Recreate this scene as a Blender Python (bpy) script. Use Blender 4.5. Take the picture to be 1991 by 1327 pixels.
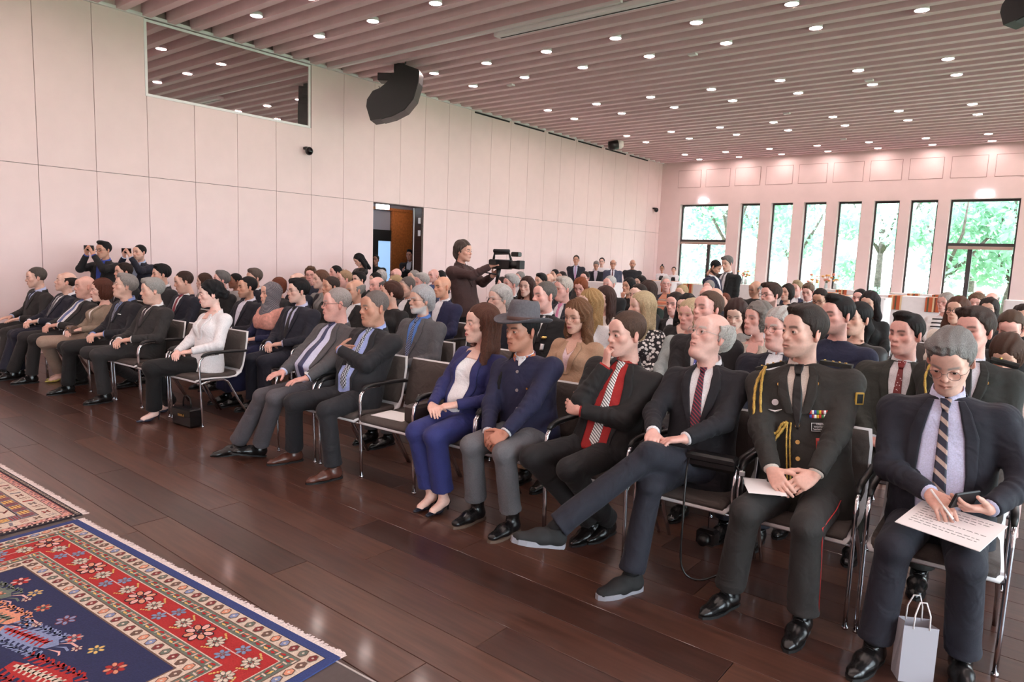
import bpy, math, random
import numpy as np
from mathutils import Matrix, Vector
random.seed(7); RNG = np.random.default_rng(7)
PI = math.pi
SC = bpy.context.scene
COL = SC.collection
for o in list(bpy.data.objects): bpy.data.objects.remove(o)

# ------------------------------------------------------------------ camera
FPX, YAW, PITCH, ROLL = 1330.7, -.674079, -.1218266, .0374445
CXP, CYP, CAMH = 995.5, 663.5, 1.65
FW = np.array([math.sin(YAW)*math.cos(PITCH), math.cos(YAW)*math.cos(PITCH), math.sin(PITCH)])
_r = np.array([math.cos(YAW), -math.sin(YAW), 0.]); _u = np.cross(_r, FW)
RT = math.cos(ROLL)*_r+math.sin(ROLL)*_u; UP = -math.sin(ROLL)*_r+math.cos(ROLL)*_u
cam = bpy.data.cameras.new('camera'); camo = bpy.data.objects.new('camera', cam); COL.objects.link(camo)
cam.sensor_width = 36; cam.lens = FPX/1991*36; cam.clip_start = .05; cam.clip_end = 300
M3 = Matrix((RT, UP, -FW)).transposed()
camo.matrix_world = Matrix.Translation((0, 0, CAMH)) @ M3.to_4x4()
SC.camera = camo

# ------------------------------------------------------------------ sky, exposure
w = bpy.data.worlds.new('world'); SC.world = w; w.use_nodes = True
nt = w.node_tree; bg = nt.nodes['Background']
tc = nt.nodes.new('ShaderNodeTexCoord'); sx = nt.nodes.new('ShaderNodeSeparateXYZ')
rp = nt.nodes.new('ShaderNodeValToRGB')
rp.color_ramp.elements[0].position = .0; rp.color_ramp.elements[0].color = (.80, .86, .92, 1)
rp.color_ramp.elements[1].position = .6; rp.color_ramp.elements[1].color = (.72, .83, 1, 1)
nt.links.new(tc.outputs['Generated'], sx.inputs[0]); nt.links.new(sx.outputs[2], rp.inputs[0])
nt.links.new(rp.outputs[0], bg.inputs[0]); bg.inputs[1].default_value = 7.5
vs = SC.view_settings; vs.view_transform = 'Standard'; vs.look = 'None'; vs.gamma = 1; vs.use_curve_mapping = False
vs.exposure = 0.98

def ray(px, py): return FW+RT*(px-CXP)/FPX-UP*(py-CYP)/FPX
def at_z(px, py, z):
    d = ray(px, py); return d*((z-CAMH)/d[2])+np.array([0, 0, CAMH])
def at_y(px, py, Y):
    d = ray(px, py); return d*(Y/d[1])+np.array([0, 0, CAMH])
def at_x(px, py, X):
    d = ray(px, py); return d*(X/d[0])+np.array([0, 0, CAMH])

# ------------------------------------------------------------------ materials
MATS = {}
def lin(c):
    return tuple(((v/255)/12.92 if v/255 <= .04045 else ((v/255+.055)/1.055)**2.4) for v in c)
def mat(key, rgb=(128, 128, 128), rough=.6, metal=0., kind='plain', amp=.15, scale=60., rgb2=None, emit=0., attr=False, bump=.2, sheen=0., coat=0., trans=0.):
    if key in MATS: return MATS[key]
    m = bpy.data.materials.new(key); m.use_nodes = True; MATS[key] = m
    n = m.node_tree.nodes; L = m.node_tree.links; b = n['Principled BSDF']
    c = lin(rgb)+(1,)
    b.inputs['Base Color'].default_value = c; b.inputs['Roughness'].default_value = rough; b.inputs['Metallic'].default_value = metal
    if kind == 'hair': b.inputs['Specular IOR Level'].default_value = .25
    if sheen: b.inputs['Sheen Weight'].default_value = sheen
    if coat: b.inputs['Coat Weight'].default_value = coat; b.inputs['Coat Roughness'].default_value = .1
    if trans: b.inputs['Transmission Weight'].default_value = trans
    if emit: b.inputs['Emission Color'].default_value = c; b.inputs['Emission Strength'].default_value = emit
    t = n.new('ShaderNodeTexCoord'); src = None
    if attr:
        a = n.new('ShaderNodeAttribute'); a.attribute_name = 'Col'; src = a.outputs['Color']; L.new(src, b.inputs['Base Color'])
    if kind in ('fabric', 'noise', 'wood', 'hair', 'stripe', 'check', 'dots', 'leather', 'floral', 'runner'):
        mp = n.new('ShaderNodeMapping'); L.new(t.outputs['Object'], mp.inputs[0])
        tx = n.new('ShaderNodeTexNoise'); tx.inputs['Scale'].default_value = scale; tx.inputs['Detail'].default_value = 4
        if kind == 'wood': mp.inputs['Scale'].default_value = (1, 14, 14)
        if kind == 'hair': mp.inputs['Scale'].default_value = (6, 6, .8)
        L.new(mp.outputs[0], tx.inputs[0])
        fac = tx.outputs['Fac']
        if kind in ('stripe', 'check', 'dots', 'floral'):
            if kind == 'stripe':
                wv = n.new('ShaderNodeTexWave'); wv.inputs['Scale'].default_value = scale; wv.bands_direction = 'DIAGONAL'; wv.inputs['Distortion'].default_value = 0
                L.new(t.outputs['Object'], wv.inputs[0]); fac2 = wv.outputs['Fac']
            elif kind == 'check':
                wv = n.new('ShaderNodeTexChecker'); wv.inputs['Scale'].default_value = scale; L.new(t.outputs['Object'], wv.inputs[0]); fac2 = wv.outputs['Fac']
            else:
                wv = n.new('ShaderNodeTexVoronoi'); wv.inputs['Scale'].default_value = scale; L.new(t.outputs['Object'], wv.inputs[0]); fac2 = wv.outputs['Distance']
            cr = n.new('ShaderNodeValToRGB'); cr.color_ramp.interpolation = 'LINEAR'
            e = cr.color_ramp.elements
            if kind == 'dots': e[0].position = .22; e[1].position = .28; e[0].color = lin(rgb2)+(1,); e[1].color = c
            elif kind == 'floral': e[0].position = .42; e[1].position = .5; e[0].color = c; e[1].color = lin(rgb2)+(1,)
            else: e[0].position = .66; e[1].position = .74; e[0].color = c; e[1].color = lin(rgb2)+(1,)
            L.new(fac2, cr.inputs[0]); L.new(cr.outputs[0], b.inputs['Base Color'])
        else:
            mx = n.new('ShaderNodeMix'); mx.data_type = 'RGBA'; mx.blend_type = 'MULTIPLY'
            cr = n.new('ShaderNodeValToRGB'); e = cr.color_ramp.elements
            lo = max(0., 1-amp*2.2); e[0].position = .3; e[0].color = (lo, lo, lo, 1); e[1].position = .7; e[1].color = (1+amp*.0, 1, 1, 1)
            L.new(fac, cr.inputs[0]); mx.inputs[0].default_value = 1
            if src is None: mx.inputs[6].default_value = c
            else: L.new(src, mx.inputs[6])
            L.new(cr.outputs[0], mx.inputs[7]); L.new(mx.outputs[2], b.inputs['Base Color'])
        if bump:
            bp = n.new('ShaderNodeBump'); bp.inputs['Strength'].default_value = bump; bp.inputs['Distance'].default_value = .003
            L.new(fac, bp.inputs['Height']); L.new(bp.outputs[0], b.inputs['Normal'])
            if kind == 'fabric':
                t2 = n.new('ShaderNodeTexNoise'); t2.inputs['Scale'].default_value = 7; t2.inputs['Detail'].default_value = 2; t2.inputs['Distortion'].default_value = 1.2; L.new(t.outputs['Object'], t2.inputs[0])
                b2 = n.new('ShaderNodeBump'); b2.inputs['Strength'].default_value = .55; b2.inputs['Distance'].default_value = .03; L.new(t2.outputs['Fac'], b2.inputs['Height']); L.new(b2.outputs[0], bp.inputs['Normal'])
    return m
def cloth(rgb, kind='fabric', **k):
    lum = sum(rgb)/3; g = .74 if lum < 70 else (.74+.26*min(1, (lum-70)/60)); rgb = tuple(int(v*g) for v in rgb)
    return mat('cloth_%s_%d_%d_%d%s' % ((kind,)+tuple(rgb)+(str(k.get('rgb2', '')),)), rgb, k.pop('rough', .82), kind=kind, sheen=.03, scale=k.pop('scale', 180), amp=.12, bump=.15, **k)
SKIN = mat('skin', (220, 170, 150), .48, kind='noise', attr=True, scale=90, amp=.05, bump=.06)
def hairmat(rgb): return mat('hair_%d_%d_%d' % tuple(rgb), rgb, .6, kind='hair', scale=85, amp=.34, bump=1.0)

# ------------------------------------------------------------------ mesh helpers
def mesh_from(name, v, f, smooth=True):
    me = bpy.data.meshes.new(name)
    v = np.asarray(v, dtype=np.float32); me.vertices.add(len(v)); me.vertices.foreach_set('co', v.ravel())
    if isinstance(f, np.ndarray):
        k = f.shape[1]; nf = len(f); me.loops.add(nf*k); me.loops.foreach_set('vertex_index', f.astype(np.int32).ravel())
        me.polygons.add(nf); me.polygons.foreach_set('loop_start', np.arange(nf, dtype=np.int32)*k)
        me.polygons.foreach_set('loop_total', np.full(nf, k, dtype=np.int32))
        me.polygons.foreach_set('use_smooth', np.full(nf, smooth, dtype=bool))
        me.update(calc_edges=True)
    else:
        me = bpy.data.meshes.new(name); me.from_pydata([tuple(map(float, p)) for p in v], [], f)
        for p in me.polygons: p.use_smooth = smooth
    return me
def obj(name, me, m=None, parent=None, mw=None):
    o = bpy.data.objects.new(name, me); COL.objects.link(o)
    if parent is not None: o.parent = parent
    if mw is not None: o.matrix_local = mw
    if m is not None and me is not None:
        if len(me.materials) == 0: me.materials.append(m)
        if me.materials[0] is not m:
            o.material_slots[0].link = 'OBJECT'; o.material_slots[0].material = m
    return o
def tag(o, label=None, cat=None, group=None, kind=None):
    if label: o['label'] = label
    if cat: o['category'] = cat
    if group: o['group'] = group
    if kind: o['kind'] = kind
    return o
def thing(name, label, cat, loc=(0, 0, 0), rz=0., group=None):
    o = bpy.data.objects.new(name, None); COL.objects.link(o); o.location = loc; o.rotation_euler = (0, 0, rz); o.empty_display_size = .1
    return tag(o, label, cat, group)
class MB:
    """collects simple solids into one mesh"""
    def __init__(s): s.v = []; s.f = []; s.mi = []; s.cur = 0
    def add(s, v, f):
        n = len(s.v); s.v += [tuple(map(float, p)) for p in v]; s.f += [tuple(i+n for i in q) for q in f]; s.mi += [s.cur]*len(f); return s
    def box(s, a, b, bev=0.):
        (x0, y0, z0), (x1, y1, z1) = a, b
        if bev <= 0:
            v = [(x0, y0, z0), (x1, y0, z0), (x1, y1, z0), (x0, y1, z0), (x0, y0, z1), (x1, y0, z1), (x1, y1, z1), (x0, y1, z1)]
            return s.add(v, [(0, 3, 2, 1), (4, 5, 6, 7), (0, 1, 5, 4), (1, 2, 6, 5), (2, 3, 7, 6), (3, 0, 4, 7)])
        v = []; e = bev
        for z, i in ((z0, e), (z0+e, 0), (z1-e, 0), (z1, e)):
            v += [(x0+i+0, y0+i, z), (x1-i, y0+i, z), (x1-i, y1-i, z), (x0+i, y1-i, z)]
        f = [(3, 2, 1, 0), (12, 13, 14, 15)]
        for k in range(3):
            for j in range(4): f.append((k*4+j, k*4+(j+1) % 4, k*4+4+(j+1) % 4, k*4+4+j))
        return s.add(v, f)
    def tube(s, pts, r, n=8, caps=True, closed=False):
        P = [np.array(p, float) for p in pts]; rs = r if hasattr(r, '__len__') else [r]*len(P); N = len(P)
        up = None; v = []
        for i, p in enumerate(P):
            a = P[(i-1) % N] if (closed or i) else p; b = P[(i+1) % N] if (closed or i < N-1) else p
            t = b-a; t = t/(np.linalg.norm(t)+1e-9)
            if up is None:
                h = np.array([0, 0, 1.]) if abs(t[2]) < .9 else np.array([1., 0, 0]); up = np.cross(t, h)
            up = up-t*(up@t); up /= np.linalg.norm(up)+1e-9; w2 = np.cross(t, up)
            for k in range(n):
                c, q = math.cos(2*PI*k/n), math.sin(2*PI*k/n); v.append(p+(up*c+w2*q)*rs[i])
        f = []
        for i in range(N if closed else N-1):
            j = (i+1) % N
            for k in range(n): f.append((i*n+k, i*n+(k+1) % n, j*n+(k+1) % n, j*n+k))
        if caps and not closed: f += [tuple(range(n-1, -1, -1)), tuple((N-1)*n+k for k in range(n))]
        return s.add(v, f)
    def lathe(s, prof, n=24, c=(0, 0, 0), sxy=(1, 1)):
        v = []; f = []
        for (r, z) in prof:
            for k in range(n): v.append((c[0]+r*sxy[0]*math.cos(2*PI*k/n), c[1]+r*sxy[1]*math.sin(2*PI*k/n), c[2]+z))
        for i in range(len(prof)-1):
            for k in range(n): f.append((i*n+k, i*n+(k+1) % n, (i+1)*n+(k+1) % n, (i+1)*n+k))
        f += [tuple(range(n-1, -1, -1)), tuple((len(prof)-1)*n+k for k in range(n))]
        return s.add(v, f)
    def prism(s, poly, z0, z1):
        n = len(poly); v = [(x, y, z0) for x, y in poly]+[(x, y, z1) for x, y in poly]
        return s.add(v, [tuple(range(n-1, -1, -1)), tuple(range(n, 2*n))]+[(k, (k+1) % n, n+(k+1) % n, n+k) for k in range(n)])
    def sphere(s, c, r, n=10, m=6):
        rr = r if hasattr(r, '__len__') else (r, r, r); v = []; f = []
        for i in range(m+1):
            a = PI*i/m
            for k in range(n): v.append((c[0]+rr[0]*math.sin(a)*math.cos(2*PI*k/n), c[1]+rr[1]*math.sin(a)*math.sin(2*PI*k/n), c[2]+rr[2]*math.cos(a)))
        for i in range(m):
            for k in range(n): f.append((i*n+k, (i+1)*n+k, (i+1)*n+(k+1) % n, i*n+(k+1) % n))
        return s.add(v, f)
    def xf(s, M, start=0):
        for i in range(start, len(s.v)): s.v[i] = tuple(M @ Vector(s.v[i]))
        return s
    def mesh(s, name, smooth=False, mats=None):
        me = bpy.data.meshes.new(name); me.from_pydata(s.v, [], s.f)
        if mats:
            for m in mats: me.materials.append(m)
            me.polygons.foreach_set('material_index', s.mi)
        if smooth: me.polygons.foreach_set('use_smooth', [True]*len(s.f))
        me.update(); return me
    def build(s, name, m, parent=None, smooth=False, mw=None): return obj(name, s.mesh(name, smooth), m, parent, mw)

# ------------------------------------------------------------------ signed distance bodies
def A(*a): return np.array(a, float)
def nrm(v): v = np.asarray(v, float); return v/(np.linalg.norm(v)+1e-12)
def cone(a, b, ra, rb, k=.03, flat=0, wr=0., wn=3., wt=(0., 1.), ph=0., sq=None):
    return dict(t='c', a=A(*a), b=A(*b), ra=ra, rb=rb, k=k, flat=flat, wr=wr, wn=wn, wt=wt, ph=ph, sq=sq)
def ell(c, r, k=.03, R=None, sub=False): return dict(t='e', c=A(*c), r=A(*r), k=k, R=None if R is None else np.array(R, float), sub=sub)
def loft(o, ax, secs, k=.03, wr=0.): return dict(t='l', o=A(*o), ax=np.array(ax, float), s=np.array(secs, float), k=k, wr=wr)
def prim_bb(p):
    if p['t'] == 'c':
        r = max(p['ra'], p['rb'])+p['wr']; return np.minimum(p['a'], p['b'])-r, np.maximum(p['a'], p['b'])+r
    if p['t'] == 'e':
        r = p['r'] if p['R'] is None else np.full(3, p['r'].max()); return p['c']-r, p['c']+r
    s = p['s']; pts = []
    for z, rx, ry, cy in s:
        for sx_ in (-1, 1):
            for sy_ in (-1, 1): pts.append(p['o']+p['ax'].T @ A(sx_*rx, cy+sy_*ry, z))
    pts = np.array(pts); return pts.min(0)-.01, pts.max(0)+.01
def prim_d(p, P):
    if p['t'] == 'c':
        ab = p['b']-p['a']; L = np.linalg.norm(ab)+1e-9; d = P-p['a']; tr = (d@ab)/(L*L); t = np.clip(tr, 0, 1)
        q = d-t[..., None]*ab; r = p['ra']+(p['rb']-p['ra'])*t
        if p['wr']:
            s = nrm(np.cross(ab, A(.3, .8, .52))); ang = q@s/(r+1e-6); c0, c1 = p['wt']
            wgt = np.clip(1-np.abs((tr-(c0+c1)/2)/((c1-c0)/2+1e-6)), 0, 1)
            r = r+p['wr']*wgt*np.sin(tr*p['wn']*6.283+ang*1.3+p['ph']+1.7*np.sin(tr*9+p['ph']*3))
        if p['sq'] is not None:
            nn, fz = p['sq']; nn = nrm(nn); q = q+nn*((q@nn)*(1/fz-1))[..., None]
        dist = np.sqrt((q*q).sum(-1))-r
        if p['flat'] & 1: dist = np.maximum(dist, (tr-1)*L)
        if p['flat'] & 2: dist = np.maximum(dist, -tr*L)
        return dist
    if p['t'] == 'e':
        d = P-p['c']
        if p['R'] is not None: d = d@p['R'].T
        kk = np.sqrt(((d/p['r'])**2).sum(-1)); return (kk-1)*p['r'].min() if False else kk*(kk-1)/(np.sqrt(((d/p['r']**2)**2).sum(-1))+1e-6)
    d = (P-p['o'])@p['ax'].T; s = p['s']; z = d[..., 2]
    rx = np.interp(z, s[:, 0], s[:, 1]); ry = np.interp(z, s[:, 0], s[:, 2]); cy = np.interp(z, s[:, 0], s[:, 3])
    x = d[..., 0]; y = d[..., 1]-cy; n_ = 2.35
    kk = (np.abs(x/rx)**n_+np.abs(y/ry)**n_)**(1/n_); dd = (kk-1)*np.minimum(rx, ry)
    if p['wr']:
        dd = dd-p['wr']*(np.sin(z*38+x*26+1.3*np.sin(x*17))*.6+np.sin(z*23-x*41+.7)*.4)
    return np.maximum(dd, np.maximum(s[0, 0]-z, z-s[-1, 0]))
def comb(F, d, p):
    k = p['k']
    if p.get('sub'):
        h = np.maximum(k-np.abs(F+d), 0)/k; return np.maximum(F, -d)+h*h*k*.25
    h = np.maximum(k-np.abs(F-d), 0)/k; return np.minimum(F, d)-h*h*k*.25
def sdf(prims, P):
    F = np.full(P.shape[:-1], .5)
    for p in prims: F = comb(F, prim_d(p, P), p)
    return F
ED = [(0, 1), (2, 3), (4, 5), (6, 7), (0, 2), (1, 3), (4, 6), (5, 7), (0, 4), (1, 5), (2, 6), (3, 7)]
CO = np.array([(0, 0, 0), (1, 0, 0), (0, 1, 0), (1, 1, 0), (0, 0, 1), (1, 0, 1), (0, 1, 1), (1, 1, 1)])
def nets(V, org, h):
    s = V < 0; nx, ny, nz = V.shape
    cnt = np.zeros((nx-1, ny-1, nz-1), np.int8)
    for c in CO: cnt += s[c[0]:nx-1+c[0], c[1]:ny-1+c[1], c[2]:nz-1+c[2]]
    act = np.argwhere((cnt > 0) & (cnt < 8)); idx = np.full(cnt.shape, -1, np.int64); idx[tuple(act.T)] = np.arange(len(act))
    vals = np.stack([V[act[:, 0]+c[0], act[:, 1]+c[1], act[:, 2]+c[2]] for c in CO], 1)
    acc = np.zeros((len(act), 3)); n = np.zeros(len(act))
    for i, j in ED:
        a, b = vals[:, i], vals[:, j]; m = (a < 0) != (b < 0); t = a[m]/(a[m]-b[m])
        acc[m] += CO[i]+t[:, None]*(CO[j]-CO[i]); n[m] += 1
    v = org+(act+acc/n[:, None])*h; fs = []
    for ax in range(3):
        sl0 = [slice(None)]*3; sl1 = [slice(None)]*3; sl0[ax] = slice(0, -1); sl1[ax] = slice(1, None)
        A0, A1 = s[tuple(sl0)], s[tuple(sl1)]; E_ = np.argwhere(A0 != A1); fl = A0[tuple(E_.T)]
        u, w_ = [(1, 2), (2, 0), (0, 1)][ax]
        ok = (E_[:, u] > 0) & (E_[:, w_] > 0) & (E_[:, u] < V.shape[u]-1) & (E_[:, w_] < V.shape[w_]-1); E_ = E_[ok]; fl = fl[ok]
        def g(du, dw):
            q = E_.copy(); q[:, u] += du; q[:, w_] += dw; return idx[tuple(q.T)]
        quad = np.stack([g(-1, -1), g(0, -1), g(0, 0), g(-1, 0)], 1); quad[~fl] = quad[~fl][:, ::-1]; fs.append(quad)
    return v, np.concatenate(fs)
def solid(prims, h, post=None):
    """polygonise a smooth union on a grid, evaluating each primitive only near itself"""
    bb = [prim_bb(p) for p in prims if not p.get('sub')]
    lo = np.min([b[0] for b in bb], 0)-3*h; hi = np.max([b[1] for b in bb], 0)+3*h
    n = np.ceil((hi-lo)/h).astype(int)+1
    V = np.full(n, .2, np.float32); ax = [lo[i]+h*np.arange(n[i]) for i in range(3)]
    for p in prims:
        a, b = prim_bb(p); mg = p['k']+2.5*h+.004
        i0 = np.clip(np.floor((a-mg-lo)/h).astype(int), 0, n-1); i1 = np.clip(np.ceil((b+mg-lo)/h).astype(int)+1, 1, n)
        if (i1 <= i0).any(): continue
        g = np.stack(np.meshgrid(*[ax[i][i0[i]:i1[i]] for i in range(3)], indexing='ij'), -1)
        sl = tuple(slice(i0[i], i1[i]) for i in range(3)); V[sl] = comb(V[sl], prim_d(p, g), p)
    if post is not None:
        g = np.stack(np.meshgrid(*ax, indexing='ij'), -1); V = post(V, g)
    V[0] = V[-1] = .2; V[:, 0] = V[:, -1] = .2; V[:, :, 0] = V[:, :, -1] = .2
    return nets(V, lo, h)
def rotm(yaw=0., pitch=0., roll=0.):
    """yaw>0 turns the face to the person's right (-X), pitch>0 looks down"""
    return np.array(Matrix.Rotation(-yaw, 3, 'Z') @ Matrix.Rotation(pitch, 3, 'X') @ Matrix.Rotation(roll, 3, 'Y'))
# ------------------------------------------------------------------ heads (local: origin between the ears, face to -Y)
HEADS = {}
def head_prims(kind, fine=True):
    f = kind == 'f'; fat = .006 if kind == 'mh' else 0.; j = .92 if f else 1.; thin = -.004 if kind == 'mo' else 0
    P = [ell((0, .016, .038), (.0745, .094, .086), .02),
         ell((0, -.026, -.03), (.0585*j+fat, .066, .086), .03)]
    for s in (-1, 1):
        P += [cone((s*.043*j, .0, -.042), (s*(.021+fat*.6)*j, -.062, -.094), .019+fat, .0155+fat*.5, .03),
              ell((s*.042, -.056, -.016), (.021+fat+thin*.5, .022, .021+fat+thin*.5), .02),
              cone((s*.012, -.084, .024), (s*.046, -.066, .024), .010 if not f else .008, .009, .02)]
    P += [ell((0, -.074, -.099), (.021, .017, .018), .02),
          ell((0, -.072, .055), (.05, .02, .03), .03),
          ell((0, -.076, -.055), (.03, .02, .026), .02)]
    if kind in ('mh', 'mo'): P += [ell((0, -.035, -.115), (.045, .045, .022), .03)]
    # eye sockets, lids
    for s in (-1, 1): P += [ell((s*.0315, -.099, .006), (.018, .016, .013), .012, sub=True)]
    nl = 1.0 if f else 1.12
    P += [cone((0, -.083, .016), (0, -.083-.0205*nl, -.022), .0078, .0100*nl, .012)]
    for s in (-1, 1): P += [ell((s*.0125*nl, -.0915, -.0285), (.0088, .010, .0085), .006)]
    P += [ell((0, -.086-.0145*nl, -.029), (.009*nl, .009, .0075), .006)]
    lw = .0062 if f else .0048
    P += [cone((-.023, -.0885, -.061), (0, -.0985, -.0575), .0045, lw, .006), cone((.023, -.0885, -.061), (0, -.0985, -.0575), .0045, lw, .006),
          cone((-.019, -.0885, -.067), (0, -.0965, -.069), .0045, lw+.001, .006), cone((.019, -.0885, -.067), (0, -.0965, -.069), .0045, lw+.001, .006)]
    if fine:
        P += [dict(cone((-.022, -.0975, -.064), (.022, -.0975, -.064), .0024, .0024, .004), sub=True)]
        for s in (-1, 1):
            P += [ell((s*.0315, -.0785, .006), (.0150, .0142, .0142), .003),
                  ell((s*.0315, -.0945, .0048), (.0142, .0122, .0050), .002, sub=True)]
    # ears
    for s in (-1, 1):
        R = np.array(Matrix.Rotation(s*.42, 3, 'Z') @ Matrix.Rotation(-.2, 3, 'X'))
        P += [ell((s*.0775, .016, .0), (.0085, .019, .0325), .006, R.T), ell((s*.0745, .012, -.026), (.007, .009, .012), .006)]
        if fine: P += [ell((s*.087, .012, .004), (.006, .0105, .020), .004, R.T, sub=True)]
    nr = .037 if f else .046+fat*.7
    P += [cone((0, .022, -.05), (0, .036, -.150), nr, nr+.001, .03)]
    return P
def head(kind, h):
    k = (kind, h)
    if k not in HEADS: HEADS[k] = solid(head_prims(kind, h < .0045), h)
    return HEADS[k]
def mixc(a, b, t): return a*(1-t[:, None])+b*t[:, None]
def sstep(a, b, x): t = np.clip((x-a)/(b-a), 0, 1); return t*t*(3-2*t)
def face_colours(v, tone, sex, brow, beard=None, scalp=None, fine=True, lip=None, old=0.):
    x, y, z = np.abs(v[:, 0]), v[:, 1], v[:, 2]
    C = np.tile(np.array(lin(tone)), (len(v), 1)); base = C[0].copy()
    red = np.clip(base*np.array([1.02, .74, .70]), 0, 1)
    C = mixc(C, red, .55*np.exp(-((x-.042)**2+(z+.018)**2)/.0006)*(y < -.03))
    C = mixc(C, red, .6*np.exp(-((x)**2+(z+.028)**2)/.0003)*(y < -.09))
    C = mixc(C, red, .7*sstep(.074, .083, x)*(y > -.02))
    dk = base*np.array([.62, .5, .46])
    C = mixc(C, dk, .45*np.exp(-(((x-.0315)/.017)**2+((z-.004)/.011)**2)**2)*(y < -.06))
    lipc = np.array(lin(lip)) if lip is not None else base*np.array([.80, .50, .48])
    L = np.exp(-((x/.0245)**2+((z+.0635)/.0090)**2)**3)*(y < -.082); C = mixc(C, lipc, L*(.95 if (sex == 'f' or lip is not None) else .7))
    C = mixc(C, lipc*.3, np.exp(-(((z+.0635)/.0022)**2))*(x < .02)*(y < -.082)*.8)
    bw = .0045 if sex == 'f' else .006
    zc = .0255+.004*np.sin(np.clip((x-.012)/.04, 0, 1)*PI*.85)-.0
    B = np.exp(-(((z-zc)/bw)**2)**1.5)*sstep(.008, .014, x)*(1-sstep(.044, .053, x))*(y < -.045)
    C = mixc(C, np.array(lin(brow)), B*.85)
    if not fine:
        e = np.exp(-(((x-.0315)/.011)**2+((z-.004)/.0055)**2)**2)*(y < -.05); C = mixc(C, np.array([.03, .022, .02]), e*.8)
    if beard is not None:
        bc, amt = beard; rg = sstep(-.028, -.05, z)*sstep(.045, .02, y)*(1-sstep(-.11, -.135, z))
        mo = np.exp(-((x/.03)**2+((z+.049)/.008)**2)**2)*(y < -.07); lipm = np.exp(-((x/.02)**2+((z+.0645)/.009)**2)**3)*(y < -.08)
        nose = np.exp(-((x/.02)**2+((z+.03)/.014)**2)**2)*(y < -.09)
        chk = sstep(.0, 1., np.clip((-.052-z)/.02+np.clip((y+.045)/.05, 0, 1), 0, 1))
        C = mixc(C, np.array(lin(bc)), amt*np.clip(np.maximum(rg*chk, mo)*(1-lipm)*(1-nose), 0, 1))
    if scalp is not None:
        sc, zb = scalp; rg = sstep(-.03, .01, y-yb_curve('short', z)) * sstep(-.09, -.06, z)
        C = mixc(C, np.array(lin(sc)), rg*.75*(1-sstep(.074, .08, x)))
    return C
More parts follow.
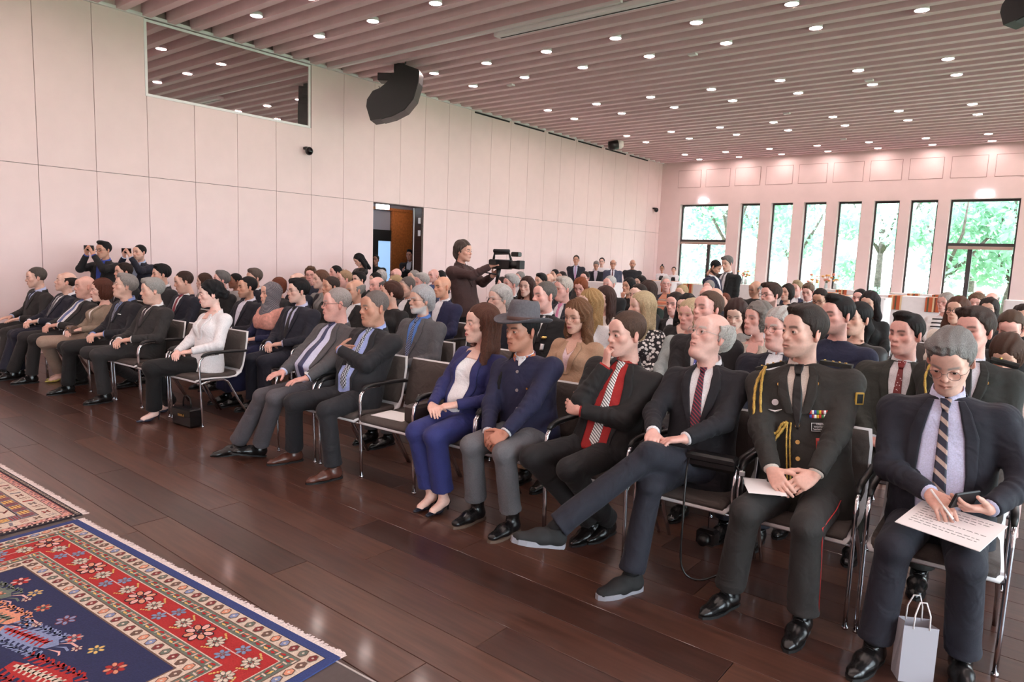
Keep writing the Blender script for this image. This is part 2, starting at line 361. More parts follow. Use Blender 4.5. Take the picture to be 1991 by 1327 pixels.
# ------------------------------------------------------------------ hair
def yb_curve(style, z):
    """front border of the hair (local y) as a function of height"""
    zs = [-.2, -.085, -.055, -.03, -.012, .015, .04, .06, .08, .11, .2]
    T = {'short': [.06, .06, .045, .018, -.008, -.016, -.034, -.058, -.088, -.09, -.09],
         'reced': [.06, .06, .045, .018, -.006, -.012, -.014, -.02, -.045, -.05, -.05],
         'long': [-.02, -.03, -.035, -.036, -.036, -.036, -.042, -.058, -.088, -.09, -.09],
         'fringe': [-.02, -.03, -.035, -.036, -.036, -.038, -.06, -.12, -.13, -.13, -.13],
         'tied': [.06, .05, .04, .015, -.012, -.025, -.04, -.062, -.09, -.09, -.09]}
    return np.interp(z, zs, T[style])
HAIRS = {}
def hair(style, h=.005):
    k = (style, h)
    if k in HAIRS: return HAIRS[k]
    rnd = np.random.default_rng(sum(map(ord, style)))
    ph = rnd.uniform(0, 6, 12)
    cap = lambda g=0., zc=.045, rz=.093: [ell((0, .021, zc), (.0835+g, .103+g, rz+g), .02)]
    bord = 'short'; lo = -.088; amp = .0022; fr = 1.; top = None; tilt = 0
    if style == 'short': P = cap()
    elif style == 'crew': P = cap(-.004); amp = .0012
    elif style == 'full': P = cap(.004, .050)+[ell((.01, -.03, .118), (.06, .06, .026), .03)]; amp = .0035
    elif style == 'slick': P = cap(.002)+[ell((0, -.02, .112), (.06, .075, .024), .03)]; amp = .002
    elif style == 'quiff': P = cap(.0)+[ell((0, -.048, .122), (.055, .05, .026), .03)]; amp = .003
    elif style == 'side': P = cap(.004)+[ell((-.02, -.045, .108), (.06, .055, .03), .03)]; amp = .003
    elif style == 'reced': P = cap(.001); bord = 'reced'
    elif style == 'sides': P = cap(.001); bord = 'reced'; top = .062
    elif style == 'oldsides': P = cap(.008)+[ell((0, .085, .0), (.07, .04, .06), .04)]; bord = 'reced'; top = .075; amp = .005
    elif style == 'bushy': P = cap(.012)+[ell((0, .09, -.03), (.065, .045, .07), .04)]; bord = 'short'; amp = .005; lo = -.11
    elif style == 'bob':
        P = cap(.01)+[ell((0, .028, -.02), (.094, .098, .095), .03)]; bord = 'fringe'; lo = -.10; amp = .004
    elif style == 'curly':
        P = cap(.018)+[ell((0, .04, -.01), (.098, .10, .09), .03)]; bord = 'long'; lo = -.085; amp = .006; fr = .8
    elif style in ('long', 'longwavy', 'longstraight'):
        P = cap(.008); bord = 'long'; lo = -.42; amp = .004 if style != 'longwavy' else .006
        for s in (-1, 1):
            P += [cone((s*.066, .018, .03), (s*.088, .018, -.14), .038, .036, .03), cone((s*.088, .018, -.14), (s*.10, -.025, -.30), .036, .020, .03)]
        P += [cone((-.035, .075, .02), (-.045, .095, -.26), .05, .034, .04), cone((.035, .075, .02), (.045, .095, -.26), .05, .034, .04)]
    elif style == 'bun': P = cap(.0)+[ell((0, .128, .035), (.042, .035, .04), .012)]; bord = 'tied'; amp = .002
    elif style == 'topbun': P = cap(-.002)+[ell((0, .04, .155), (.03, .03, .028), .01)]; bord = 'tied'; amp = .001
    elif style == 'messybun':
        P = cap(.006)+[ell((0, .118, -.005), (.055, .042, .055), .012), cone((-.058, -.062, .07), (-.078, -.048, -.01), .016, .008, .02), cone((.058, -.062, .07), (.078, -.048, -.01), .016, .008, .02)]; bord = 'tied'; amp = .005
    elif style == 'pony': P = cap(.001)+[cone((0, .11, .01), (0, .13, -.07), .026, .034, .02), cone((0, .13, -.07), (0, .11, -.2), .034, .012, .03)]; bord = 'tied'; lo = -.3
    elif style == 'updo': P = cap(.006)+[ell((0, .105, .0), (.055, .045, .06), .03)]; bord = 'tied'; amp = .004
    else: P = cap()
    def post(V, g):
        x, y, z = g[..., 0], g[..., 1], g[..., 2]
        th = np.arctan2(x, y+.02)
        if style in ('curly', 'messybun'):
            dsp = np.sin(x*95*fr+ph[0]+2*np.sin(z*60+ph[6]))*np.sin(y*88*fr+ph[1])*.6+np.sin(z*100*fr+ph[2]+x*60+2*np.sin(y*70))*.5
        elif style == 'longwavy':
            dsp = np.sin(th*15+2.2*np.sin(z*34+ph[1]))*.8+np.sin(z*36+th*3+ph[2])*.5
        else:
            tp = sstep(.05, .09, z); sd_ = np.sin(th*21+ph[0]+1.6*np.sin(z*34+ph[3]))*.55+np.sin(th*37+z*30+ph[1])*.45
            dsp = sd_*(1-tp)+tp*(np.sin(x*150+1.4*np.sin(y*30+ph[2])+ph[5])*.6+np.sin(x*88-y*26+ph[4])*.6)
        V = V-amp*dsp
        yb = yb_curve(bord, z)
        cut = (yb-y)*.85+.0035*np.sin(x*160+ph[4])+.003*np.sin(z*170+ph[5])
        if bord == 'reced': cut = cut-.018*np.exp(-(x/.028)**2)*(z > .05)
        if bord in ('long', 'fringe'): cut = np.where(z < -.16, -.05, cut)
        V = np.maximum(V, cut); V = np.maximum(V, (lo-z)+.006*np.sin(th*9+ph[7]))
        if top is not None: V = np.maximum(V, z-top-.012*np.sin(th*3))
        return V
    r = solid(P, h, post); me = mesh_from('hair', r[0], r[1]); HAIRS[k] = me
    return me
def glasses_mesh(kind='wire'):
    k = ('g', kind)
    if k in HAIRS: return HAIRS[k]
    m = MB(); r = .0011 if kind == 'wire' else .0021; sq = kind == 'rect'
    for s in (-1, 1):
        pts = []
        for i in range(20):
            a = 2*PI*i/20; e = .62 if sq else .88
            cx_, cz_ = math.copysign(abs(math.cos(a))**e, math.cos(a)), math.copysign(abs(math.sin(a))**e, math.sin(a))
            pts.append((s*.033+cx_*.0235, -.1085+.004*abs(cx_), .002+cz_*(.0165 if sq else .0205)))
        m.tube(pts, r, 6, closed=True)
        m.tube([(s*.056, -.1045, .008), (s*.072, -.09, .009), (s*.082, -.03, .010), (s*.084, .012, .012), (s*.084, .03, -.004)], r, 6)
    m.tube([(-.0105, -.108, .006), (0, -.1115, .009), (.0105, -.108, .006)], r, 6)
    HAIRS[k] = m.mesh('glasses', True); return HAIRS[k]
def lens_mesh():
    k = 'lens'
    if k in HAIRS: return HAIRS[k]
    m = MB()
    for s in (-1, 1):
        n = len(m.v); v = [(s*.033+.0225*math.cos(2*PI*i/18), -.108, .002+.0185*math.sin(2*PI*i/18)) for i in range(18)]
        v += [(x, y+.001, z) for x, y, z in v]
        m.add(v, [tuple(range(17, -1, -1)), tuple(range(18, 36))]+[(i, (i+1) % 18, 18+(i+1) % 18, 18+i) for i in range(18)])
    HAIRS[k] = m.mesh('lenses'); return HAIRS[k]
EYES = {}
def eye_mesh(iris):
    if iris in EYES: return EYES[iris]
    n, m_ = 20, 14; v = []; f = []; c = []
    ir = np.array(lin(iris))
    for i in range(m_+1):
        a = PI*i/m_
        for k in range(n):
            v.append((.0132*math.sin(a)*math.cos(2*PI*k/n), -.0132*math.cos(a), .0132*math.sin(a)*math.sin(2*PI*k/n)))
            c.append((.012, .01, .01) if i <= 1 else (tuple(ir) if i <= 2 else (.66, .60, .58)))
    for i in range(m_):
        for k in range(n): f.append((i*n+k, i*n+(k+1) % n, (i+1)*n+(k+1) % n, (i+1)*n+k))
    me = mesh_from('eye', v, f); at = me.color_attributes.new('Col', 'FLOAT_COLOR', 'POINT')
    at.data.foreach_set('color', np.concatenate([np.array(c), np.ones((len(c), 1))], 1).astype(np.float32).ravel()); EYES[iris] = me
    return me
EYEM = mat('eyeball', (230, 225, 220), .12, attr=True)
LENS = mat('glasses_lens', (240, 245, 250), .03, trans=1.0)
LENSD = mat('tinted_lens', (70, 55, 50), .05, trans=.6)
# ------------------------------------------------------------------ people
SKEL = {}
def rot_about(v, ax, ang):
    ax = nrm(ax); c, s = math.cos(ang), math.sin(ang); return v*c+np.cross(ax, v)*s+ax*(ax@v)*(1-c)
def hand(W, d, n, side, curl=.4, spread=.0, thumb=.5, s=1.):
    """side: -1 right, +1 left; d to the fingertips, n out of the palm"""
    d = nrm(d); n = np.asarray(n, float); n = nrm(n-d*(n@d)); th = np.cross(d, n)*(1 if side < 0 else -1)
    P = [ell(W+d*.047*s, (.037*s, .0135*s, .05*s), .012, np.array([th, n, d]))]
    for i, (L, r) in enumerate(((.072, .0088), (.080, .0090), (.074, .0086), (.058, .0076))):
        B = W+d*(.086-.004*abs(i-1))*s+th*(.029-.0195*i)*s
        P.append(cone(W+d*.015*s+th*(.018-.012*i)*s, B, .012*s, .0105*s, .012))
        dd = nrm(d+th*spread*(1.2-i*.8)); c = curl*(1+.12*i); p = B
        for fr, a in ((.45, .75), (.30, 1.0), (.25, .7)):
            dd = nrm(dd*math.cos(c*a)+n*math.sin(c*a)) if True else dd
            nn = nrm(n-dd*(n@dd)) if abs(n@dd) < .98 else nrm(-d); n_ = nn
            q = p+dd*L*fr*s; P.append(cone(p, q, r*s, r*.93*s, .004)); p = q; r *= .93
            d2 = dd
        # curl continues in the plane of d and n
    td = nrm(d*.62+th*.72+n*thumb*.6); p = W+d*.02*s+th*.024*s
    for L, r0, r1 in ((.042, .0135, .0115), (.032, .0112, .0098), (.026, .0096, .0082)):
        q = p+td*L*s; P.append(cone(p, q, r0*s, r1*s, .006)); p = q; td = nrm(td+d*.35+n*thumb*.3)
    return P
def ik(S, W, l1, l2, pole):
    v = W-S; D = np.linalg.norm(v); mx = (l1+l2)*.995
    if D > mx: W = S+v*(mx/D); v = W-S; D = mx
    a = (l1*l1-l2*l2+D*D)/(2*D); h = math.sqrt(max(l1*l1-a*a, 1e-6)); u = v/D
    p = np.asarray(pole, float); p = nrm(p-u*(p@u)); return S+u*a+p*h, W
class Pose:
    def __init__(s, head=(0, .05, 1.25), hipz=.545, sex='m', bw=1., belly=0., tw=0., arms='lap', legs='flat', yaw=0., pitch=0., roll=0., ext=None, hs=1.):
        s.sex = sex; s.bw = bw; s.belly = belly; s.hc = A(*head); s.R = rotm(yaw, pitch, roll); s.hs = hs; s.ext = ext or {}
        s.H = A(0, 0, hipz); s.N = s.hc+A(0, .040, -.160)+(s.R@A(0, .0, -.05)-A(0, 0, -.05))*.5
        z = nrm(s.N-s.H); x = nrm(A(math.cos(tw), -math.sin(tw), 0)-z*(A(math.cos(tw), -math.sin(tw), 0)@z)); s.ax = np.array([x, np.cross(z, x), z])
        s.sz = np.linalg.norm(s.N-s.H)/.56; s.arms = arms; s.legs = legs
        f = sex == 'f'; k = s.bw*(.87 if f else 1.); b = belly
        if f: S = [(-.11, .195, .14, -.01), (0, .195, .145, -.015), (.14, .158, .115+b, -.01-b*.8), (.27, .165, .115+b*.6, -.005), (.38, .18, .118, 0), (.475, .178, .1, .01), (.518, .150, .08, .012), (.538, .100, .066, .012), (.556, .058, .054, .008)]
        else: S = [(-.11, .185, .135, -.01), (0, .19, .145, -.015), (.12, .178, .132+b, -.012-b*.8), (.25, .18, .125+.7*b, -.008-b*.4), (.38, .192, .122, 0), (.475, .192, .108, .006), (.518, .168, .088, .012), (.540, .114, .072, .012), (.558, .068, .062, .008)]
        s.secs = [(a*s.sz, r*k, q*(.5+.5*k), c) for a, r, q, c in S]
        s.torso = [loft(s.H, s.ax, s.secs, .04, .0016)]
        if f: s.torso += [ell(s.tp(sd*.072, -.088, .355), (.066, .062, .062), .05) for sd in (-1, 1)]
        s.sh = {sd: s.tp(sd*(.178 if not f else .150)*s.bw, (.012), .478) for sd in (-1, 1)}
        s.arm()
        s.leg()
    def tp(s, x, y, v): return s.H+s.ax.T@A(x, y, v*s.sz)
    def arm(s):
        e = s.ext; z0 = s.H[2]; st = z0 > .7; W = {}; hd = {}; hn = {}; pole = {-1: A(-.8, .35, -.6), 1: A(.8, .35, -.6)}; s.curl = {-1: .45, 1: .45}; s.thumb = {-1: .5, 1: .5}
        a = s.arms
        for sd in (-1, 1):
            if a == 'lap': W[sd] = A(sd*.085, -.235+.02*sd, z0+.125+.012*sd); hd[sd] = A(-sd*.8, -.62, -.15); hn[sd] = A(-sd*.1, .25, -1)
            elif a == 'thighs': W[sd] = A(sd*.14, -.23, z0+.12); hd[sd] = A(-sd*.12, -1, -.12); hn[sd] = A(0, 0, -1); s.curl[sd] = .22
            elif a == 'between': W[sd] = A(sd*.075, -.375-.02*sd, z0+.06+.012*sd); hd[sd] = A(-sd*.62, -.6, -.5); hn[sd] = A(-sd*.5, .5, -.6); s.curl[sd] = .62
            elif a == 'crossed':
                W[sd] = s.tp(-sd*.085, -.205-.04*sd, .285+.03*sd); hd[sd] = A(-sd*.55, .80, .02); hn[sd] = A(0, 1, -.1); pole[sd] = A(sd*.9, -.25, -.75); s.curl[sd] = .8
            elif a == 'chin':
                if sd < 0: W[sd] = s.hc+s.R@A(-.03, -.115, -.175); hd[sd] = s.R@A(.12, .05, 1); hn[sd] = s.R@A(.25, 1, .1); pole[sd] = A(-.25, -.5, -.8); s.curl[sd] = .75
                else: W[sd] = s.tp(-.11, -.215, .20); hd[sd] = A(-.85, .15, .1); hn[sd] = A(0, 1, -.1); pole[sd] = A(.9, -.1, -.7); s.curl[sd] = .5
            elif a == 'down': W[sd] = A(sd*.24, -.03, z0-.08); hd[sd] = A(0, -.2, -1); hn[sd] = A(-sd, .0, 0); pole[sd] = A(sd*.2, 1, 0)
            elif a == 'clasp': W[sd] = A(sd*.07, -.19, z0+.02+.01*sd); hd[sd] = A(-sd*.8, -.4, -.5); hn[sd] = A(0, 1, -.2)
            elif a == 'phone': W[sd] = s.hc+A(sd*.055-.02, -.26, -.07); hd[sd] = A(-sd*.12, -.3, 1); hn[sd] = A(-sd*1, .1, 0); pole[sd] = A(sd*.55, -.2, -.9); s.curl[sd] = .5
            elif a == 'look': W[sd] = s.tp(sd*.05, -.34, .34); hd[sd] = A(-sd*.25, -.8, .5); hn[sd] = A(-sd*.8, 0, .6); pole[sd] = A(sd*.5, .3, -.9)
            else: W[sd] = A(sd*.14, -.23, z0+.12); hd[sd] = A(0, -1, -.1); hn[sd] = A(0, 0, -1)
            if 'W' in e and sd in e['W']: W[sd] = A(*e['W'][sd])
            if 'hd' in e and sd in e['hd']: hd[sd] = A(*e['hd'][sd])
            if 'hn' in e and sd in e['hn']: hn[sd] = A(*e['hn'][sd])
            if 'pole' in e and sd in e['pole']: pole[sd] = A(*e['pole'][sd])
            if 'curl' in e and sd in e['curl']: s.curl[sd] = e['curl'][sd]
        s.W = {}; s.E = {}; q = .95 if s.sex == 'f' else 1.
        for sd in (-1, 1): s.E[sd], s.W[sd] = ik(s.sh[sd], W[sd], .285*q, .255*q, pole[sd])
        s.hd, s.hn = hd, hn
    def leg(s):
        e = s.ext; z0 = s.H[2]; st = z0 > .7; l = s.legs; s.K = {}; s.An = {}; s.ft = {-1: (0., 0.), 1: (0., 0.)}
        for sd in (-1, 1):
            s.K[sd] = A(sd*.10, -.445, .515); s.An[sd] = A(sd*.10, -.43, .095)
            if st: s.K[sd] = A(sd*.095, -.02, .50); s.An[sd] = A(sd*.10, .02, .095)
            elif l == 'wide': s.K[sd] = A(sd*.20, -.42, .515); s.An[sd] = A(sd*.17, -.40, .095); s.ft[sd] = (-sd*.3, 0)
            elif l == 'back': s.K[sd] = A(sd*.11, -.445, .50); s.An[sd] = A(sd*.08, -.27, .10)
            elif l == 'fwd': s.K[sd] = A(sd*.10, -.44, .50); s.An[sd] = A(sd*.09, -.58, .095)
            for kk, D in (('K', s.K), ('An', s.An), ('ft', s.ft)):
                if kk in e and sd in e[kk]: D[sd] = A(*e[kk][sd]) if kk != 'ft' else e[kk][sd]
    # --- solids
    def jacket(s, h, slv=1., loose=0., only_torso=False):
        P = list(s.torso)
        if only_torso: return solid(P, h)
        q = (.86 if s.sex == 'f' else 1.)*(.6+.4*s.bw); g = loose
        for sd in (-1, 1):
            S, E_, W = s.sh[sd], s.E[sd], s.W[sd]; We = E_+(W-E_)*(.955*slv)
            P += [ell(S+A(0, 0, -.018), (.064*q, .064*q, .056*q), .05), cone(S, E_, .061*q+g, .053*q+g, .035, wr=.005, wn=4, wt=(.45, 1.2), ph=sd),
                  cone(E_, We, .052*q+g, .0405*q+g, .03, flat=1, wr=.004, wn=4, wt=(-.3, .9), ph=2+sd)]
        return solid(P, h)
    def trousers(s, h, k=1., skirt=False, hem=1.):
        st = s.H[2] > .7; z0 = s.H[2]; q = (.92 if s.sex == 'f' else 1.)*(.5+.5*s.bw)*k
        P = [ell((0, 0, z0-.01), (.160*q, .125, .088 if not st else .13), .05)]
        if not st and s.belly > .02: P.append(ell((0, -.05, z0+.02), (.14, .12, .08), .05))
        for sd in (-1, 1):
            hp = A(sd*(.088 if s.sex == 'm' else .076), -.0, z0-.008-(0 if s.sex == 'm' else .006)); K = s.K[sd]; An = s.An[sd]; e = K+(An-K)*(.97*hem)
            P += [cone(hp, K, (.092 if s.sex == 'm' else .086)*q, .066*q, .04, wr=.005, wn=2.2, wt=(-.3, .6), ph=sd), cone(K+A(0, .012, -.005), e, .061*q, .064*q, .018, flat=1, wr=.0035, wn=1.7, wt=(.35, 1.5), ph=1+sd*2.1)]
        return solid(P, h)
    def skirt(s, h, hem=.25):
        P = [ell((0, 0, s.H[2]), (.18, .14, .10), .05)]
        for sd in (-1, 1):
            K = s.K[sd]; e = K+(s.An[sd]-K)*.85
            P += [cone((sd*.08, 0, s.H[2]-.01), K, .10, .085, .12), cone(K, e, .085, .10, .12, flat=1, wr=.008, wn=1.5, wt=(-.2, 1.3), ph=sd)]
        return solid(P, h)
    def skin(s, h):
        f = s.sex == 'f'; nr = .039 if f else .047
        hb = s.hc+s.R@A(0, .030, -.09)
        P = [cone(s.N+A(0, 0, -.02), hb, nr+.004, nr, .03), cone(s.tp(0, .01, .50), s.tp(0, 0, .25), .07, .08, .05), cone(s.tp(-.12, .01, .47), s.tp(.12, .01, .47), .040, .040, .04)]
        hsz = (.90 if f else 1.)*s.hs
        for sd in (-1, 1):
            P += [cone(s.sh[sd], s.E[sd], .042, .036, .03), cone(s.E[sd], s.W[sd], .038, .0265 if not f else .0225, .02)]
        n0 = len(P)
        for sd in (-1, 1): P += hand(s.W[sd], s.hd[sd], s.hn[sd], sd, s.curl[sd], s=hsz)
        return solid(P, h)
    def patch(s, rows, off, thick=.006, cols=8, prims=None, back=False):
        """cloth piece laid on the torso: rows of (v, u left, u right) in torso units"""
        rows = np.array(rows, float); q_ = [rows[0]]
        for r0, r1 in zip(rows, rows[1:]):
            m_ = max(1, int(np.ceil(abs(r1[0]-r0[0])/.016)))
            for i in range(1, m_+1): q_.append(r0+(r1-r0)*i/m_)
        rows = np.array(q_); n = len(rows); t = np.linspace(0, 1, cols)
        U = rows[:, 1:2]+(rows[:, 2:3]-rows[:, 1:2])*t; V_ = np.repeat(rows[:, :1], cols, 1)*s.sz
        ys = np.linspace(-.36, .03, 66) if not back else np.linspace(.36, -.03, 66)
        L = np.stack([np.repeat(U[..., None], 66, 2), np.broadcast_to(ys, U.shape+(66,)), np.repeat(V_[..., None], 66, 2)], -1)
        Pw = s.H+L@s.ax; D = sdf(prims or s.torso, Pw)-off; ins = D < 0
        first = np.argmax(ins, -1); first = np.where(ins.any(-1), np.maximum(first, 1), 60)
        I, J = np.indices(U.shape); d0 = D[I, J, first-1]; d1 = D[I, J, first]; fr = np.clip(d0/(d0-d1+1e-9), 0, 1)
        y = ys[first-1]+(ys[first]-ys[first-1])*fr
        y = np.where(ins.any(-1), y, np.nan)
        if np.isnan(y).any(): y = np.where(np.isnan(y), np.nanmean(y), y)
        sg = 1 if not back else -1
        fpt = np.stack([U, y, V_], -1); bpt = np.stack([U, y+sg*(thick+.004), V_], -1)
        v = np.concatenate([(s.H+fpt@s.ax).reshape(-1, 3), (s.H+bpt@s.ax).reshape(-1, 3)]); N = n*cols; F = []
        for i in range(n-1):
            for j in range(cols-1):
                a = i*cols+j; F += [(a, a+1, a+cols+1, a+cols), (N+a, N+a+cols, N+a+cols+1, N+a+1)]
        for i in range(n-1):
            a = i*cols; F.append((a, a+cols, N+a+cols, N+a)); a = i*cols+cols-1; F.append((a+cols, a, N+a, N+a+cols))
        for j in range(cols-1): F.append((j+1, j, N+j, N+j+1)); a = (n-1)*cols+j; F.append((a, a+1, N+a+1, N+a))
        F = np.array(F)
        if rows[0, 0] < rows[-1, 0]: F = F[:, ::-1]
        return v, F
    def band(s, r0, r1, z0, z1, gap=.5, drop=.02, n=26, th=.004, cy=.0, tilt=.35, closed=False):
        """collar band round the neck, open at the front"""
        v = []; F = []; g = 0 if closed else gap
        for i in range(n):
            a = -PI+g/2+(2*PI-g)*i/(n-1)  # 0 at the back
            cx_, sy_ = math.sin(a), math.cos(a); fr = (1-sy_)/2
            zz = -drop*fr*1.6
            for r, z in ((r0, z0+zz*1.1), (r1, z1+zz), (r1-th, z1+zz-.001), (r0-th, z0+zz*1.1)):
                v.append(s.N+A(cx_*r, cy+sy_*r*.98-tilt*(z1-z0)*0, z)+s.ax.T@A(0, 0, -.0))
        for i in range(n-1):
            for k in range(4): F.append((i*4+k, i*4+(k+1) % 4, i*4+4+(k+1) % 4, i*4+4+k))
        F += [(0, 3, 2, 1), (n*4-4, n*4-3, n*4-2, n*4-1)]
        return np.array(v), np.array(F)
def cat_mesh(name, parts, smooth=True):
    v = np.concatenate([p[0] for p in parts]); o = 0; f = []
    for a, b in parts: f.append(np.asarray(b)+o); o += len(a)
    return mesh_from(name, v, np.concatenate(f), smooth)
def colour_mesh(me, C):
    at = me.color_attributes.new('Col', 'FLOAT_COLOR', 'POINT'); at.data.foreach_set('color', np.concatenate([C, np.ones((len(C), 1))], 1).astype(np.float32).ravel())
# shoes -------------------------------------------------------------
def shoe_parts(kind):
    if ('shoe', kind) in SKEL: return SKEL[('shoe', kind)]
    def cutp(V, g): return np.maximum(V, .012-g[..., 2])
    if kind == 'pump':
        P = [cone((0, -.06, .022), (0, -.15, .016), .032, .016, .02, sq=((0, 0, 1), .6)), cone((0, .03, .055), (0, -.06, .026), .026, .031, .03, sq=((0, 0, 1), .7))]
        up = solid(P, .004, lambda V, g: np.maximum(np.maximum(V, .003-g[..., 2]), np.where(g[..., 1] > -.105, g[..., 2]-(.028+.32*np.clip(g[..., 1]+.05, 0, 1)), -1)))
        so = MB(); so.tube([(0, .04, .05), (0, .045, .0)], [.012, .006], 8); sole = (np.array(so.v), so.f)
    else:
        P = [cone((0, .03, .042), (0, -.07, .040), .036, .041, .03), cone((0, -.07, .036), (0, -.165, .026), .043, .033, .03, sq=((0, 0, 1), .72)), cone((0, .018, .05), (0, .008, .098 if kind != 'boot' else .17), .038, .043, .03, flat=1)]
        if kind == 'oxford': P += [cone((0, -.16, .024), (0, -.195, .020), .027, .017, .02, sq=((0, 0, 1), .7))]
        if kind == 'sneaker': P = [dict(p, ra=p['ra']+.004, rb=p['rb']+.004) for p in P]
        up = solid(P, .0045, cutp)
        m = MB(); ol = []; tw_ = .013 if kind == 'oxford' else .004
        zt = {'sneaker': .026, 'boot': .016}.get(kind, .013)
        for y, wd in ((.072, .012), (.06, .03), (.03, .036), (-.03, .036), (-.09, .045), (-.14, .043), (-.18, .032), (-.205-tw_*.5, .012)): ol.append((y, wd*(1.06 if kind != 'oxford' else 1.)))
        poly = [(wd, y) for y, wd in ol]+[(-wd, y) for y, wd in ol[::-1]]
        m.prism(poly[::-1], 0, zt)
        if kind == 'oxford':
            for i in range(4): m.tube([(-.018, -.045-.014*i, .081-.006*i), (0, -.05-.014*i, .086-.0065*i), (.018, -.045-.014*i, .081-.006*i)], .0018, 5)
        sole = (np.array(m.v), m.f)
    SKEL[('shoe', kind)] = (mesh_from('shoe', *up), mesh_from('sole', sole[0], sole[1], False)); return SKEL[('shoe', kind)]
BLACK_L = mat('black_leather', (22, 20, 21), .28, kind='noise', scale=40, amp=.15, bump=.1)
def add_shoes(P, root, kind, m, sole_m, sock_m=None, skin_foot=None):
    for sd in (-1, 1):
        An = P.An[sd]; yaw, pit = P.ft[sd]
        M = Matrix.Translation(Vector(An)) @ Matrix(rotm(yaw, pit)).to_4x4() @ Matrix.Translation((0, 0, -.095))
        u, so = shoe_parts(kind); o = obj('shoe', u, m, root, M); obj('sole', so, sole_m, o)
        if sock_m is not None:
            mb = MB(); K = P.K[sd]; d = nrm(K-An); mb.tube([An-d*.02, An+d*.03, An+d*.10], [.034, .038, .041], 12); mb.build('sock', sock_m, root, True)
